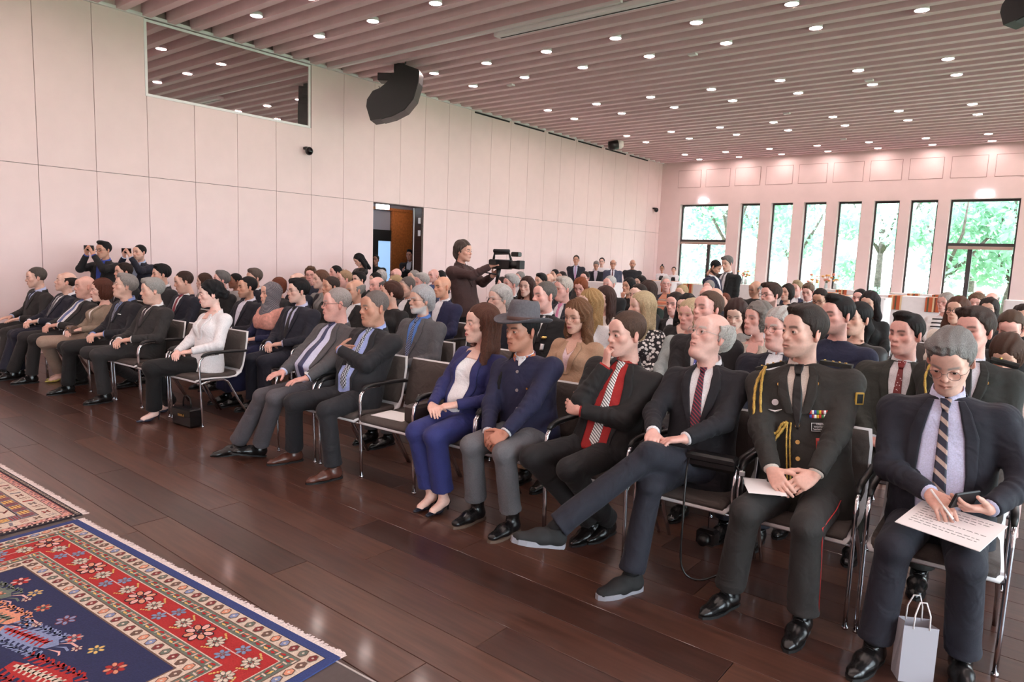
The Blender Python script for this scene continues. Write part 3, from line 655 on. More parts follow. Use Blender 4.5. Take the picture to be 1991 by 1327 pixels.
# ------------------------------------------------------------------
DEF = dict(q=2, sex='m', kind='m', tone=(226, 182, 164), hair='short', hc=(60, 46, 40), brow=None, beard=None, glasses=None, gc=(40, 36, 34), yaw=0., pitch=0., roll=0., arms='lap', legs='flat', bw=1.08, belly=0., out='suit',
           jk=(38, 38, 44), sh=(235, 232, 235), tie=(60, 60, 90), tr=None, shoes='oxford', shc=(24, 22, 22), lip=None, iris=(90, 62, 44), tw=0., open=0., tiekind='fabric', tie2=None, jkind='fabric', jk2=None, old=0., neck=None, hipz=.545, sq=None, scalp=False, hs=1.02)
CANON = {}
def build_person(label, hip, rz=0., head=None, scale=1., root_name='person', group=None, **kw):
    c = dict(DEF); c.update(kw); q = c['q']; f = c['sex'] == 'f'
    if f and 'kind' not in kw: c['kind'] = 'f'
    hh = (.0028, .005, .0065)[q]; hb = (.0045, .007, .010)[q]; hc_ = (.0085, .013, .017)[q]
    hd = head if head is not None else (0, .05, 1.25 if c['hipz'] < .7 else c['hipz']+.705)
    root = thing(root_name, label, 'person', (hip[0], hip[1], 0), rz, group); root.scale = (scale,)*3
    pk = dict(head=hd, hipz=c['hipz'], sex=c['sex'], bw=c['bw'], belly=c['belly'], tw=c['tw'], arms=c['arms'], legs=c['legs'], yaw=c['yaw'], pitch=c['pitch'], roll=c['roll'], ext=c.get('ext'))
    P = Pose(**pk); P.root = root; P.c = c
    key = (c['sex'], c['arms'], c['legs'], c['bw'], c['belly'], c['hipz'], q, c['out'], c['open'], str(c.get('ext')), hd if q else id(root))
    def cached(n, fn):
        k = key+(n,)
        if k not in CANON:
            if q == 2: P0 = Pose(**dict(pk, yaw=0., pitch=0., roll=0., tw=0.)) if k[0] else P
            else: P0 = P
            CANON[k] = fn(P0 if q == 2 else P)
        return CANON[k]
    if q == 2: P = Pose(**dict(pk, tw=0.)); P.root = root; P.c = c
    tr = c['tr'] or c['jk']; out = c['out']
    jm = cloth(c['jk'], c['jkind'], **({'rgb2': c['jk2'], 'scale': c.get('jsc', 60)} if c['jk2'] else {})); sm = cloth(c['sh'], rough=.75); tm = cloth(tr)
    # skin
    hv, hf = head_t = globals()['head'](c['kind'], hh)
    sv, sf = cached('skin', lambda p: p.skin(hb))
    C1 = face_colours(hv, c['tone'], c['sex'], c['brow'] or c['hc'], c['beard'], (c['hc'], 0) if c['scalp'] else None, q < 2 and hh < .0045, c['lip'])
    parts = [(sv, sf), ((hv*c['hs'])@P.R.T+P.hc, hf)]
    base = np.array(lin(c['tone'])); C0 = np.tile(base*np.array([.98, .90, .88]), (len(sv), 1)); Cs = [C0, C1]
    if c['neck']:
        rows = {'v': [(.56, -.062, .062), (.52, -.07, .07), (.46, -.045, .045), (.40, -.004, .004)], 'scoop': [(.56, -.07, .07), (.52, -.085, .085), (.48, -.078, .078), (.455, -.05, .05)], 'crew': [(.565, -.06, .06), (.545, -.065, .065), (.528, -.04, .04)]}[c['neck']]
        pv, pf = cached('neck', lambda p: p.patch(rows, .005, .004, 9)); parts.append((pv, pf)); Cs.append(np.tile(base, (len(pv), 1)))
    me = cat_mesh('body', parts); colour_mesh(me, np.concatenate(Cs)); P.body = obj('body', me, SKIN, root)
    mk = lambda n, fn: cached('me_'+n, lambda p: mesh_from(n, *fn(p)))
    mkc = lambda n, fn: cached('me_'+n, lambda p: cat_mesh(n, fn(p)))
    # clothes
    if out in ('suit', 'blazer', 'uniform', 'nehru'):
        jk = obj('jacket', mk('jacket', lambda p: p.jacket(hc_)), jm, root); op = c['open']
        if out != 'nehru':
            b0 = .26 if out != 'uniform' else .33
            if 0 < op <= .032: rows = [(.545, -.05, .05), (.5, -.064, .064), (.42, -.062, .062), (.32, -.046, .046), (.22, -.026, .026), (.12, -.003, .003)]
            elif op: rows = [(.545, -.05, .05), (.5, -.062, .062), (.4, -.062-op*.45, .062+op*.45), (.25, -.052-op*.9, .052+op*.9), (.1, -.04-op, .04+op), (-.02, -.04-op, .04+op)]
            else: rows = [(.545, -.05, .05), (.5, -.058, .058), (.42, -.045, .045), (.34, -.024, .024), (b0, -.003, .003)]
            if f: rows = [(r[0]-.03, r[1]*.9, r[2]*.9) for r in rows]
            obj('shirt', mk('shirt', lambda p: p.patch(rows, .004, .006, 12)), sm, root)
            def lap(p):
                R_ = []
                for sd in (-1, 1):
                    ro = [(r[0], sd*(abs(r[1])-.006), sd*(abs(r[1])+w_)) for r, w_ in zip(rows, (.018, .035, .046, .034, .012, .008))]
                    ro = [r if sd > 0 else (r[0], r[2], r[1]) for r in ro]
                    R_.append(p.patch(ro, .010, .008, 6))
                R_.append(p.band(.086 if not f else .072, .074 if not f else .062, -.024, .022, 2.8, .016, cy=.004, th=.006))
                return R_
            obj('lapels', mkc('lapels', lap), jm, jk)
        if out in ('suit', 'uniform') and not f or c['tie']:
            obj('shirt_collar', mk('shirt_collar', lambda p: p.band(.077 if not f else .063, .062 if not f else .052, -.014, .058, .20, .030, cy=-.002)), sm, root)
        if c['tie']:
            tmat = cloth(c['tie'], c['tiekind'], rough=.5, **({'rgb2': c['tie2'], 'scale': c.get('tsc', 30)} if c['tie2'] else {}))
            end = .12 if not op else (.02 if op > .032 else .17)
            obj('tie', mkc('tie', lambda p: [p.patch([(.553, -.022, .022), (.530, -.019, .019), (.508, -.012, .012)], .020, .016, 6), p.patch([(.512, -.012, .012), (.40, -.019, .019), (end+.06, -.030, .030), (end+.03, -.031, .031), (end, -.002, .002)] if op else [(.512, -.012, .012), (.42, -.023, .023), (.34, -.022, .022), (.27, -.004, .004)], .010, .006, 6)]), tmat, root)
        if q < 2:
            if not f or c.get('cuff'):
                for sd in (-1, 1):
                    d = nrm(P.W[sd]-P.E[sd]); MB().tube([P.W[sd]-d*.05, P.W[sd]-d*.002], [.034, .036], 14).build('shirt_cuff', sm, root, True)
    elif out in ('top', 'shirt'):
        jk = obj('top', mk('top', lambda p: p.jacket(hc_, c.get('slv', 1.), c.get('loose', 0.))), jm, root)
        if out == 'shirt': obj('shirt_collar', mk('shirt_collar', lambda p: p.band(.074 if not f else .062, .064 if not f else .055, -.008, .034, .5, .026, cy=-.006)), jm, root)
    P.jk = jk
    if c.get('skirt'): obj('skirt', mk('skirt', lambda p: p.skirt(hc_)), tm, root)
    else: obj('trousers', mk('trousers', lambda p: p.trousers(hc_, c.get('trk', 1.), hem=c.get('hem', 1.))), tm, root)
    if c['shoes']:
        sk = cloth((26, 26, 30)) if q == 0 and c['shoes'] in ('oxford', 'sneaker') else None
        add_shoes(P, root, c['shoes'], mat('shoe_%d_%d_%d' % tuple(c['shc']), c['shc'], .25 if c['shoes'] != 'sneaker' else .8, kind='noise', scale=50, amp=.12, bump=.08), mat('sole_%s' % str(c.get('solec', (20, 18, 18))), c.get('solec', (20, 18, 18)), .6), sk)
    # head parts
    HM = Matrix.Translation(Vector(P.hc)) @ Matrix(P.R).to_4x4() @ Matrix.Scale(c['hs'], 4); P.HM = HM
    if c['hair'] and c['hair'] != 'bald': obj('hair', hair(c['hair'], (.004, .005, .0075)[q]), hairmat(c['hc']), root, HM)
    if q == 0:
        for sd in (-1, 1): obj('eye', eye_mesh(c['iris']), EYEM, root, HM @ Matrix.Translation((sd*.0315, -.0785, .006)))
    if c['glasses']:
        g = obj('glasses', glasses_mesh(c['glasses']), mat('frame_%d_%d_%d' % tuple(c['gc']), c['gc'], .3, .3), root, HM)
        if c.get('lens'): obj('lenses', lens_mesh(), LENSD, g)
    return P
# ------------------------------------------------------------------ the room
LX, RX, FY, BY, CZ = -11.5, 5.0, -6.0, 22.56, 5.12
PINK = mat('pink_white_panel', (240, 214, 212), .55, kind='noise', scale=3, amp=.02, bump=0)
PINKB = mat('panel_backing', (150, 128, 126), .8)
MAUVE = mat('slat_paint', (240, 210, 213), .6, kind='noise', scale=5, amp=.03, bump=0)
CEILM = mat('ceiling_board', (216, 184, 188), .8)
FRAME = mat('dark_window_frame', (62, 56, 58), .45)
WHITE = mat('white_paint', (240, 236, 236), .5)
def struct(o): o['kind'] = 'structure'; return o
def bx(name, a, b, m, parent=None, bev=0.): return MB().box(a, b, bev).build(name, m, parent)
def emissive(key, rgb, s): return mat(key, rgb, .5, emit=s)
def planks():
    ms = [mat('plank_%d' % i, c, .34, kind='wood', scale=2.2, amp=.22, bump=.06, coat=.25) for i, c in enumerate(((88, 55, 44), (78, 47, 38), (97, 62, 49), (70, 42, 34)))]
    fl = struct(bx('floor', (LX-2.4, FY, -.12), (RX, BY+.3, -.012), mat('floor_joint', (30, 20, 18), .9)))
    W = .215; L = 2.25; me = {}; r = random.Random(3)
    def plank_mesh(x0, x1, mi):
        k = (round(x1-x0, 2), mi)
        if k not in me: me[k] = MB().box((0, 0, -.012), (x1-x0-.003, W-.003, 0), .0012).mesh('plank'); me[k].materials.append(ms[mi])
        return me[k]
    rest = MB(); cnt = 0; row = 0; y = .99
    while y < BY-.001:
        x = LX-(r.random()*L); 
        while x < RX:
            x0, x1 = max(x, LX), min(x+L, RX); x += L
            if x1-x0 < .05: continue
            if y < 7.6 and x0 < 1.2 and cnt < 290:
                o = obj('plank', plank_mesh(x0, x1, r.randrange(4)), None, fl); o.location = (x0, y, 0); cnt += 1
            else: rest.cur = r.randrange(4); rest.box((x0, y, -.012), (x1-.003, min(y+W, BY)-.003, 0))
        y += W; row += 1
    y = .99-W
    while y > FY:
        rest.cur = r.randrange(4); rest.box((LX, y, -.012), (RX, y+W-.003, 0)); y -= W
    o = obj('distant_planks', rest.mesh('distant_planks', mats=ms), None, fl); o['kind'] = 'stuff'
planks()
def left_wall():
    W = struct(MB().box((LX-.3, FY, 0), (LX-.02, 9.553, 5.5)).box((LX-.3, 11.008, 0), (LX-.02, BY+.3, 5.5)).box((LX-.3, 9.553, 2.69), (LX-.02, 11.008, 5.5)).build('wall_left', PINKB))
    g = .004; ys = [3.49+.755*k for k in range(-13, 8)]+[9.553, 10.28, 11.008]+[11.008+.755*k for k in range(1, 16)]
    ys = [y for y in ys if FY < y < BY]; ys = [FY]+ys+[BY]; cache = {}
    def panel(y0, y1, z0, z1):
        k = (round(y1-y0, 3), round(z1-z0, 3))
        if k not in cache: cache[k] = MB().box((-.02, g, g), (0, y1-y0-g, z1-z0-g), .002).mesh('wall_panel')
        o = obj('wall_panel', cache[k], PINK, W); o.location = (LX, y0, z0)
    for y0, y1 in zip(ys, ys[1:]):
        if y1-y0 < .03: continue
        ym = (y0+y1)/2
        if not 9.553 < ym < 11.008: panel(y0, y1, 0, 2.70)
        if 5.0 < ym < 7.97: panel(y0, y1, 2.70, 3.96)
        else: panel(y0, y1, 2.70, 5.38)
    # control-room window with frame and dark mirror glass
    w_ = struct(bx('window_1', (LX-.012, 5.02, 3.98), (LX-.004, 7.95, 5.07), mat('mirror_glass', (205, 188, 190), .02, .92)))
    for a, b in (((LX-.02, 4.98, 3.945), (LX+.012, 7.99, 3.985)), ((LX-.02, 4.98, 5.065), (LX+.012, 7.99, 5.10)), ((LX-.02, 4.98, 3.985), (LX+.012, 5.02, 5.065)), ((LX-.02, 7.95, 3.985), (LX+.012, 7.99, 5.065))): bx('window_frame', a, b, WHITE, w_)
    struct(bx('trim_1', (LX, FY, 5.115), (LX+.055, BY, 5.16), WHITE))
    vm = mat('vent_black', (20, 18, 18), .8)
    for y0, y1 in ((12.63, 13.95), (14.15, 15.45), (15.65, 16.95), (17.14, 18.44), (18.66, 19.92), (20.19, 21.43)):
        tag(bx('air_slot', (LX, y0, 5.07), (LX+.014, y1, 5.105), vm), 'long black air slot where panel wall meets the slatted ceiling', 'vent', 'air slots along the wall top')
left_wall()
def doorway():
    D = struct(bx('door_1', (LX-.30, 10.955, 0), (LX-.0, 11.004, 2.685), mat('dark_wood', (72, 44, 34), .45, kind='wood', scale=3, amp=.25, bump=.05)))
    bx('door_edge_trim', (LX-.26, 10.94, 0), (LX-.24, 10.955, 2.685), WHITE, D)
    for z in (2.33, 2.05): bx('switch_plate', (LX-.11, 10.945, z), (LX-.04, 10.955, z+.13), WHITE, D)
    OW = mat('orange_wood', (186, 112, 62), .4, kind='wood', scale=1.6, amp=.2, bump=.03)
    struct(bx('wall_corridor', (-13.4, 8.0, 0), (-13.2, 14.5, 3.0), mat('corridor_grey', (150, 146, 160), .7)))
    struct(bx('ceiling_corridor', (-13.4, 8.0, 2.95), (LX-.3, 14.5, 3.05), mat('corridor_white', (232, 216, 205), .7)))
    struct(bx('wall_corridor_end', (-13.4, 14.3, 0), (LX-.3, 14.5, 3.0), MATS['corridor_grey']))
    struct(bx('wall_corridor_side', (-13.4, 8.0, 0), (LX-.3, 8.1, 3.0), MATS['corridor_grey']))
    d2 = struct(bx('door_2', (-13.2, 11.5, 0), (-13.15, 12.5, 2.74), OW))
    for k in range(7): bx('board', (-13.15, 11.53, .05+k*.385), (-13.142, 12.25, .05+k*.385+.378), OW, d2)
    bx('door_frame', (-13.2, 12.36, 0), (-13.10, 12.46, 2.74), OW, d2); bx('door_frame', (-13.2, 10.8, 2.68), (-13.12, 12.46, 2.74), OW, d2)
    w2 = struct(bx('window_2', (-13.2, 11.08, 0), (-13.17, 11.49, 1.93), mat('glowing_blue_glass', (150, 185, 225), .1, emit=.55)))  # emission put into the pane so the glass looks lit from behind
    bx('window_frame', (-13.2, 10.9, 0), (-13.14, 11.08, 2.2), mat('near_black', (16, 15, 18), .6), w2); bx('window_frame', (-13.2, 11.08, 1.93), (-13.14, 11.49, 2.2), MATS['near_black'], w2)
    e = thing('exit_sign', 'lit white exit box hanging inside the wooden doorway', 'sign', (-12.2, 10.4, 2.62)); bx('box', (-.04, -.16, 0), (.04, .16, .16), emissive('sign_light', (235, 245, 255), 6), e); bx('hanger', (-.01, -.01, .16), (.01, .01, .33), WHITE, e)
    l = thing('downlight', 'added unseen fill lamp brightening the corridor behind the wooden doorway', 'light', (-12.5, 11.6, 2.93)); MB().lathe([(0, -.01), (.12, -.01), (.12, .02), (0, .02)], 20).build('lens', emissive('corridor_fill_lamp', (255, 232, 210), 16), l)  # unseen lamp, added to brighten the dark doorway
doorway()
WX = [(-10.73, -9.01), (-8.60, -7.95), (-7.59, -6.92), (-6.59, -5.93), (-5.60, -4.94), (-4.61, -3.94), (-3.67, -2.99), (-2.70, -1.12), (-.75, -.1), (.25, .9), (1.25, 1.9), (2.25, 2.9), (3.25, 4.8)]
WZ = 3.69
GLASS = mat('window_glass', (250, 253, 255), .0, trans=1.0)
def thin_glass():
    m = bpy.data.materials.new('pane_glass'); m.use_nodes = True; n = m.node_tree.nodes; L = m.node_tree.links; n.remove(n['Principled BSDF'])
    t = n.new('ShaderNodeBsdfTransparent'); t.inputs[0].default_value = (.95, .98, .97, 1); g = n.new('ShaderNodeBsdfGlossy'); g.inputs['Roughness'].default_value = .02
    f = n.new('ShaderNodeFresnel'); f.inputs[0].default_value = 1.45; mx = n.new('ShaderNodeMixShader')
    L.new(f.outputs[0], mx.inputs[0]); L.new(t.outputs[0], mx.inputs[1]); L.new(g.outputs[0], mx.inputs[2]); L.new(mx.outputs[0], n['Material Output'].inputs[0]); return m
PANE = thin_glass()
def far_wall():
    m = MB(); xs = [LX]+[v for p in WX for v in p]+[RX]
    for i in range(0, len(xs), 2): m.box((xs[i], BY, 0), (xs[i+1], BY+.32, WZ))
    m.box((LX-.3, BY, WZ), (RX+.3, BY+.32, 5.5))
    W = struct(m.build('wall_back', PINK))
    gm = mat('panel_groove', (168, 128, 122), .8)
    for k in range(15):
        x0 = -10.87+1.012*k; x1 = x0+.84
        if x1 > RX: break
        p = bx('wall_panel', (x0+.012, BY-.012, 4.272), (x1-.012, BY, 4.838), PINK, W); 
        for a, b in (((x0, 4.26), (x1, 4.272)), ((x0, 4.838), (x1, 4.85)), ((x0, 4.272), (x0+.012, 4.838)), ((x1-.012, 4.272), (x1, 4.838))): bx('groove', (a[0], BY-.004, a[1]), (b[0], BY, b[1]), gm, p)
    for k, (x0, x1) in enumerate(WX):
        w_ = struct(bx('window_%d' % (k+3), (x0+.03, BY+.2, .0), (x1-.03, BY+.212, WZ-.05), PANE)); big = x1-x0 > 1.2
        fr = lambda a, b: bx('window_frame', a, b, FRAME, w_)
        fr((x0, BY+.17, 0), (x0+.045, BY+.25, WZ)); fr((x1-.045, BY+.17, 0), (x1, BY+.25, WZ)); fr((x0+.045, BY+.17, WZ-.06), (x1-.045, BY+.25, WZ)); fr((x0+.045, BY+.17, 0), (x1-.045, BY+.25, .06))
        if big:
            fr((x0+.045, BY+.15, 2.42), (x1-.045, BY+.25, 2.50)); xm = x0+(x1-x0)*(.62 if k == 0 else .36); fr((xm-.055, BY+.16, .06), (xm+.055, BY+.25, 2.42))
            bx('door_closer', (x0+.05, BY+.10, 2.33), (x1-.05, BY+.165, 2.415), mat('closer_metal', (190, 160, 150), .4, .3), w_)
    for x in (-9.89, -1.92):
        e = thing('exit_sign', 'small glowing exit box mounted over the %s glass garden door' % ('corner' if x < -5 else 'wider'), 'sign', (x, BY, 3.74)); bx('light_box', (-.15, -.05, 0), (.15, 0, .12), emissive('sign_light', (235, 245, 255), 6), e); bx('back_plate', (-.16, -.012, -.01), (.16, 0, .13), WHITE, e)
far_wall()
def other_walls():
    m = MB(); ys = [FY]+[v for k in range(9) for v in (-4.6+3.0*k, -4.6+3.0*k+2.2)]+[BY+.3]
    for i in range(0, len(ys), 2): m.box((RX, ys[i], 0), (RX+.3, ys[i+1], WZ))
    m.box((RX, FY, WZ), (RX+.3, BY+.3, 5.5)); struct(m.build('wall_right', PINK))
    for k in range(9):
        y = -4.6+3.0*k; w_ = struct(bx('window_%d' % (k+20), (RX+.15, y, 0), (RX+.16, y+2.2, WZ), PANE)); bx('window_frame', (RX+.12, y, 0), (RX+.2, y+.05, WZ), FRAME, w_); bx('window_frame', (RX+.12, y+2.15, 0), (RX+.2, y+2.2, WZ), FRAME, w_)  # unseen windows, added to let fill daylight in from this side
    struct(bx('wall_front', (LX-.3, FY-.3, 0), (RX+.3, FY, 5.5), PINK))
other_walls()
LIGHTS = []
def ceiling():
    C = struct(bx('ceiling', (LX-.3, FY-.3, 5.38), (RX+.3, BY+.32, 5.5), CEILM)); me = MB().box((0, 0, 0), (RX-LX-.03, .13, .26), .004).mesh('slat'); P = .3757; y = 4.57-P*28
    while y < BY-.15:
        o = obj('slat', me, MAUVE, C); o.location = (LX+.015, y, CZ); y += P
    hs = MB().lathe([(.0, .055), (.088, .055), (.092, .0), (.088, .0), (.084, .02)], 20).mesh('housing', True); ds = MB().lathe([(.0, .004), (.086, .004), (.086, .012), (0, .012)], 20).mesh('lens')
    lm = emissive('lamp_glow', (255, 234, 228), LAMP)
    for j, y0 in enumerate([5.955+3.757*k for k in range(-3, 5)]):
        for y in (y0, y0+3*P):
            for i in range(11):
                x = -9.94+1.345*i
                if y > BY-.2 or x > RX-.3: continue
                if y < 5 and (i % 2): pass
                L = thing('downlight', 'round lit downlight set between the ceiling slats', 'light', (x, y, 5.125), 0, 'ceiling downlights'); obj('housing', hs, WHITE, L); obj('lens', ds, lm, L)
    st = bx('ceiling_track', (-11.4, 8.30, 5.08), (-5.0, 8.36, 5.12), WHITE); tag(st, 'long narrow white curtain track crossing the ceiling slats', 'track')
    s2 = thing('screen_housing', 'wide pale projection screen housing set into the slats', 'housing', (-7.3, 8.40, 5.04)); bx('case', (0, 0, 0), (7.0, .16, .07), WHITE, s2, .006); bx('slot', (.05, .10, -.004), (6.9, .125, 0), MATS['near_black'], s2)
    for px, py in ((1117, 470), (1347, 105), (993, 165), (1640, 270), (1530, 220), (1690, 155)):
        p = at_z(px, py, 5.11)
        if py in (470,): continue
        tag(MB().box((-.07, -.05, 0), (.07, .05, .035), .006).build('ceiling_sensor', WHITE), 'small white sensor box clipped under the slats', 'sensor', 'ceiling sensors').location = (p[0], p[1], 5.085)
LAMP = 58.
ceiling()
def outside():
    gm = mat('lawn', (176, 196, 150), .9, kind='noise', scale=3, amp=.15, bump=.3)
    struct(bx('ground', (-60, BY+.32, -.3), (60, 90, -.12), gm)); struct(bx('ground_side', (RX+.3, -30, -.3), (60, BY+.32, -.12), gm))
    pm = mat('pale_path', (225, 222, 214), .9); struct(bx('path', (-40, BY+.6, -.12), (30, BY+2.4, -.105), pm))
    r = random.Random(11)
    lms = [mat('leaf_%d' % i, c, .55, trans=.0) for i, c in enumerate(((156, 194, 164), (122, 166, 138), (184, 212, 194), (82, 116, 86)))]
    for m in lms:
        b = m.node_tree.nodes['Principled BSDF']; N_ = m.node_tree.nodes; T_ = N_.new('ShaderNodeBsdfTranslucent'); T_.inputs[0].default_value = b.inputs['Base Color'].default_value
        X_ = N_.new('ShaderNodeMixShader'); m.node_tree.links.new(b.outputs[0], X_.inputs[1]); m.node_tree.links.new(T_.outputs[0], X_.inputs[2]); m.node_tree.links.new(X_.outputs[0], N_['Material Output'].inputs[0])
    bark = mat('bark', (112, 98, 90), .9, kind='noise', scale=12, amp=.3, bump=.6)
    def tree(x, y, h, rad, z0, n, mi, label, lean=0., forks=4, lz=.55):
        t = thing('garden_tree', label, 'tree', (x, y, -.12), 0, 'trees in the garden'); m = MB(); top = (lean, 0, h*lz)
        m.tube([(0, 0, 0), (lean*.3, 0, h*.2), top], [.17, .13, .09], 8)
        for k in range(forks):
            a = 2*PI*k/forks+r.random(); m.tube([(lean*.5, 0, h*lz*.6), (lean+math.cos(a)*rad*.4, math.sin(a)*rad*.4, h*.6), (lean+math.cos(a)*rad*.7, math.sin(a)*rad*.7, h*.85)], [.08, .05, .02], 6)
        m.build('trunk', bark, t, True); f = MB()
        cl = [(lean+r.gauss(0, rad*.5), r.gauss(0, rad*.5), z0+(h-z0)*r.random(), rad*(.25+.25*r.random())) for _ in range(16)]
        for k in range(n):
            cx_, cy_, cz_, cr = cl[k % 16]; d = nrm([r.gauss(0, 1) for _ in range(3)])*cr*(r.random()**.35); p = np.array([cx_, cy_, cz_])+d
            u = nrm([r.gauss(0, 1) for _ in range(3)]); v = nrm(np.cross(u, [r.gauss(0, 1) for _ in range(3)])); s = .10+.08*r.random()
            f.add([p-u*s, p+v*s*.5, p+u*s, p-v*s*.5], [(0, 1, 2, 3)])
        o = f.build('foliage', lms[mi], t); o['kind'] = 'stuff'
    tree(-15.5, 29.5, 6.5, 2.4, 1.4, 2600, 0, 'pale green tree standing outside the corner garden door', .4)
    tree(-11.8, 31, 7.5, 2.6, 1.8, 2600, 1, 'tree with dark slanting trunk behind the first narrow windows', -.7)
    tree(-8.6, 28.6, 5.8, 2.2, 1.5, 2400, 0, 'light leafy tree beyond the second and third narrow windows')
    tree(-6.3, 33, 7.5, 3.0, 1.7, 2600, 2, 'very pale tree filling the middle narrow windows')
    tree(-3.9, 28.2, 5.2, 2.3, 1.9, 2600, 0, 'spreading tree with forked leaning trunk behind last narrow windows', .9, 3, .42)
    tree(-1.6, 29.8, 5.6, 2.6, 2.3, 2600, 2, 'pale low crowned tree outside the wider garden door', .3, 5, .4)
    tree(-3.2, 36, 10.5, 4.2, 4.6, 3000, 3, 'tall dark tree towering over the pale garden trees')
    tree(-14, 40, 10, 4.5, 3.5, 2600, 1, 'tall green tree far behind the pale corner tree')
    tree(2.5, 33, 8, 3.2, 2.5, 2000, 1, 'green tree standing beyond the pale low crowned tree')
    for k in range(1):
        f = MB()
        for q in range(5200):
            p = A(r.uniform(-16, 10), r.uniform(31.2, 32.4), r.uniform(-.1, .95)); u = nrm([r.gauss(0, 1) for _ in range(3)]); v = nrm(np.cross(u, [r.gauss(0, 1) for _ in range(3)])); s = .1
            f.add([p-u*s, p+v*s*.6, p+u*s, p-v*s*.6], [(0, 1, 2, 3)])
        tag(f.build('hedge', lms[0]), 'low clipped green hedge running across the lawn outside', 'hedge')
outside()
# ------------------------------------------------------------------ stage edge and carpets
def stage():
    e = lambda x: 1.578+.066*(x+1.83)
    st = struct(MB().prism([(LX+.02, FY+.01), (RX-.01, FY+.01), (RX-.01, e(RX)), (LX+.02, e(LX))], 0, .055).build('floor_stage', mat('stage_grey', (84, 72, 70), .7, kind='noise', scale=40, amp=.06, bump=.05)))
    MB().prism([(LX+.02, e(LX)-.012), (RX-.01, e(RX)-.012), (RX-.01, e(RX)-.004), (LX+.02, e(LX)-.004)], .05, .0575).build('stage_trim', mat('trim_metal', (190, 182, 180), .35, .5), st)
stage()
# ------------------------------------------------------------------ chairs
UPH = mat('brown_upholstery', (84, 74, 70), .85, kind='fabric', scale=220, amp=.12, bump=.2)
SHELL = mat('white_shell', (226, 222, 224), .4)
CHROME = mat('chrome', (215, 215, 220), .12, 1.)
BLACKP = mat('black_plastic', (24, 22, 23), .4)
CH = {}
def chair_meshes():
    prof = [(-.262, .412), (-.245, .428), (-.20, .436), (-.08, .432), (.06, .424), (.14, .428), (.195, .462), (.222, .53), (.245, .64), (.268, .76), (.285, .85)]
    def sheet(pr, w, t, off, i0, i1, bow=.0):
        P = [np.array(p) for p in pr[i0:i1]]; v = []; f = []; n = len(P); cs = 7
        nr = []
        for i in range(n):
            a = P[max(i-1, 0)]; b = P[min(i+1, n-1)]; d = nrm(b-a); nr.append(np.array([-d[1], d[0]]))
        for side in (0, 1):
            for i in range(n):
                for j in range(cs):
                    u = (j/(cs-1)*2-1); e = bow*(1-u*u)
                    p = P[i]+nr[i]*(off+(t if side else 0)-e); wz = w/2*(1-.03*(i/(n-1))**2)
                    if i in (0, n-1): wz -= .012
                    v.append((u*wz, p[0], p[1]))
        N = n*cs
        for i in range(n-1):
            for j in range(cs-1):
                a = i*cs+j; f += [(a, a+cs, a+cs+1, a+1), (N+a, N+a+1, N+a+cs+1, N+a+cs)]
        for i in range(n-1):
            a = i*cs; f.append((a, N+a, N+a+cs, a+cs)); a += cs-1; f.append((a, a+cs, N+a+cs, N+a))
        for j in range(cs-1): f.append((j, j+1, N+j+1, N+j)); a = (n-1)*cs+j; f.append((a+1, a, N+a, N+a+1))
        return mesh_from('sheet', v, f, True)
    CH['shell'] = sheet(prof, .50, .012, 0, 0, 11, .0)
    seat = [(-.250, .418), (-.235, .430), (-.19, .437), (-.08, .433), (.06, .425), (.13, .428), (.165, .44)]
    back = [(.206, .485), (.223, .535), (.245, .64), (.268, .76), (.282, .838)]
    CH['seat'] = sheet(seat, .472, .030, .012, 0, 7); CH['back'] = sheet(back, .472, .018, .012, 0, 5); CH['rear'] = sheet(back, .47, .008, -.008, 0, 5)
    for sd in (-1, 1):
        x = sd*.262
        m = MB(); m.tube([(x, -.215, 0), (x, -.222, .2), (x, -.232, .45), (x, -.238, .55), (x, -.228, .615), (x, -.195, .652), (x, -.14, .664), (x, -.05, .664)], .0105, 10); m.tube([(x, -.215, 0), (x, -.215, .012)], .014, 10); CH['fl', sd] = m.mesh('leg', True)
        m = MB(); x2 = sd*.225; m.tube([(x, -.232, .40), (x2, -.10, .415), (x2, .02, .412), (x2+sd*.01, .06, .39), (sd*.25, .16, .2), (sd*.256, .285, 0)], .0105, 10); CH['rl', sd] = m.mesh('leg', True)
        m = MB(); m.tube([(x, -.215, .648), (x, -.185, .668), (x, -.12, .678), (x, .08, .678), (x, .20, .672), (sd*.25, .25, .668)], [.010, .015, .016, .016, .015, .012], 10); CH['arm', sd] = m.mesh('armrest', True)
    m = MB(); m.tube([(-.262, -.225, .405), (.262, -.225, .405)], .009, 8); m.tube([(-.225, .02, .41), (.225, .02, .41)], .009, 8); CH['bar'] = m.mesh('crossbar', True)
def chair(label, x, y, rz, group='audience chairs', s=1.):
    if not CH: chair_meshes()
    r = thing('chair', label, 'chair', (x, y, 0), rz, group)
    sh_ = obj('seat_shell', CH['shell'], SHELL, r); obj('seat_pad', CH['seat'], UPH, r); obj('back_pad', CH['back'], UPH, r); obj('back_cover', CH['rear'], UPH, r)
    for sd in (-1, 1):
        obj('leg', CH['fl', sd], CHROME, r); obj('leg', CH['rl', sd], CHROME, r); obj('armrest', CH['arm', sd], BLACKP, r)
    obj('crossbar', CH['bar'], CHROME, r)
    return r
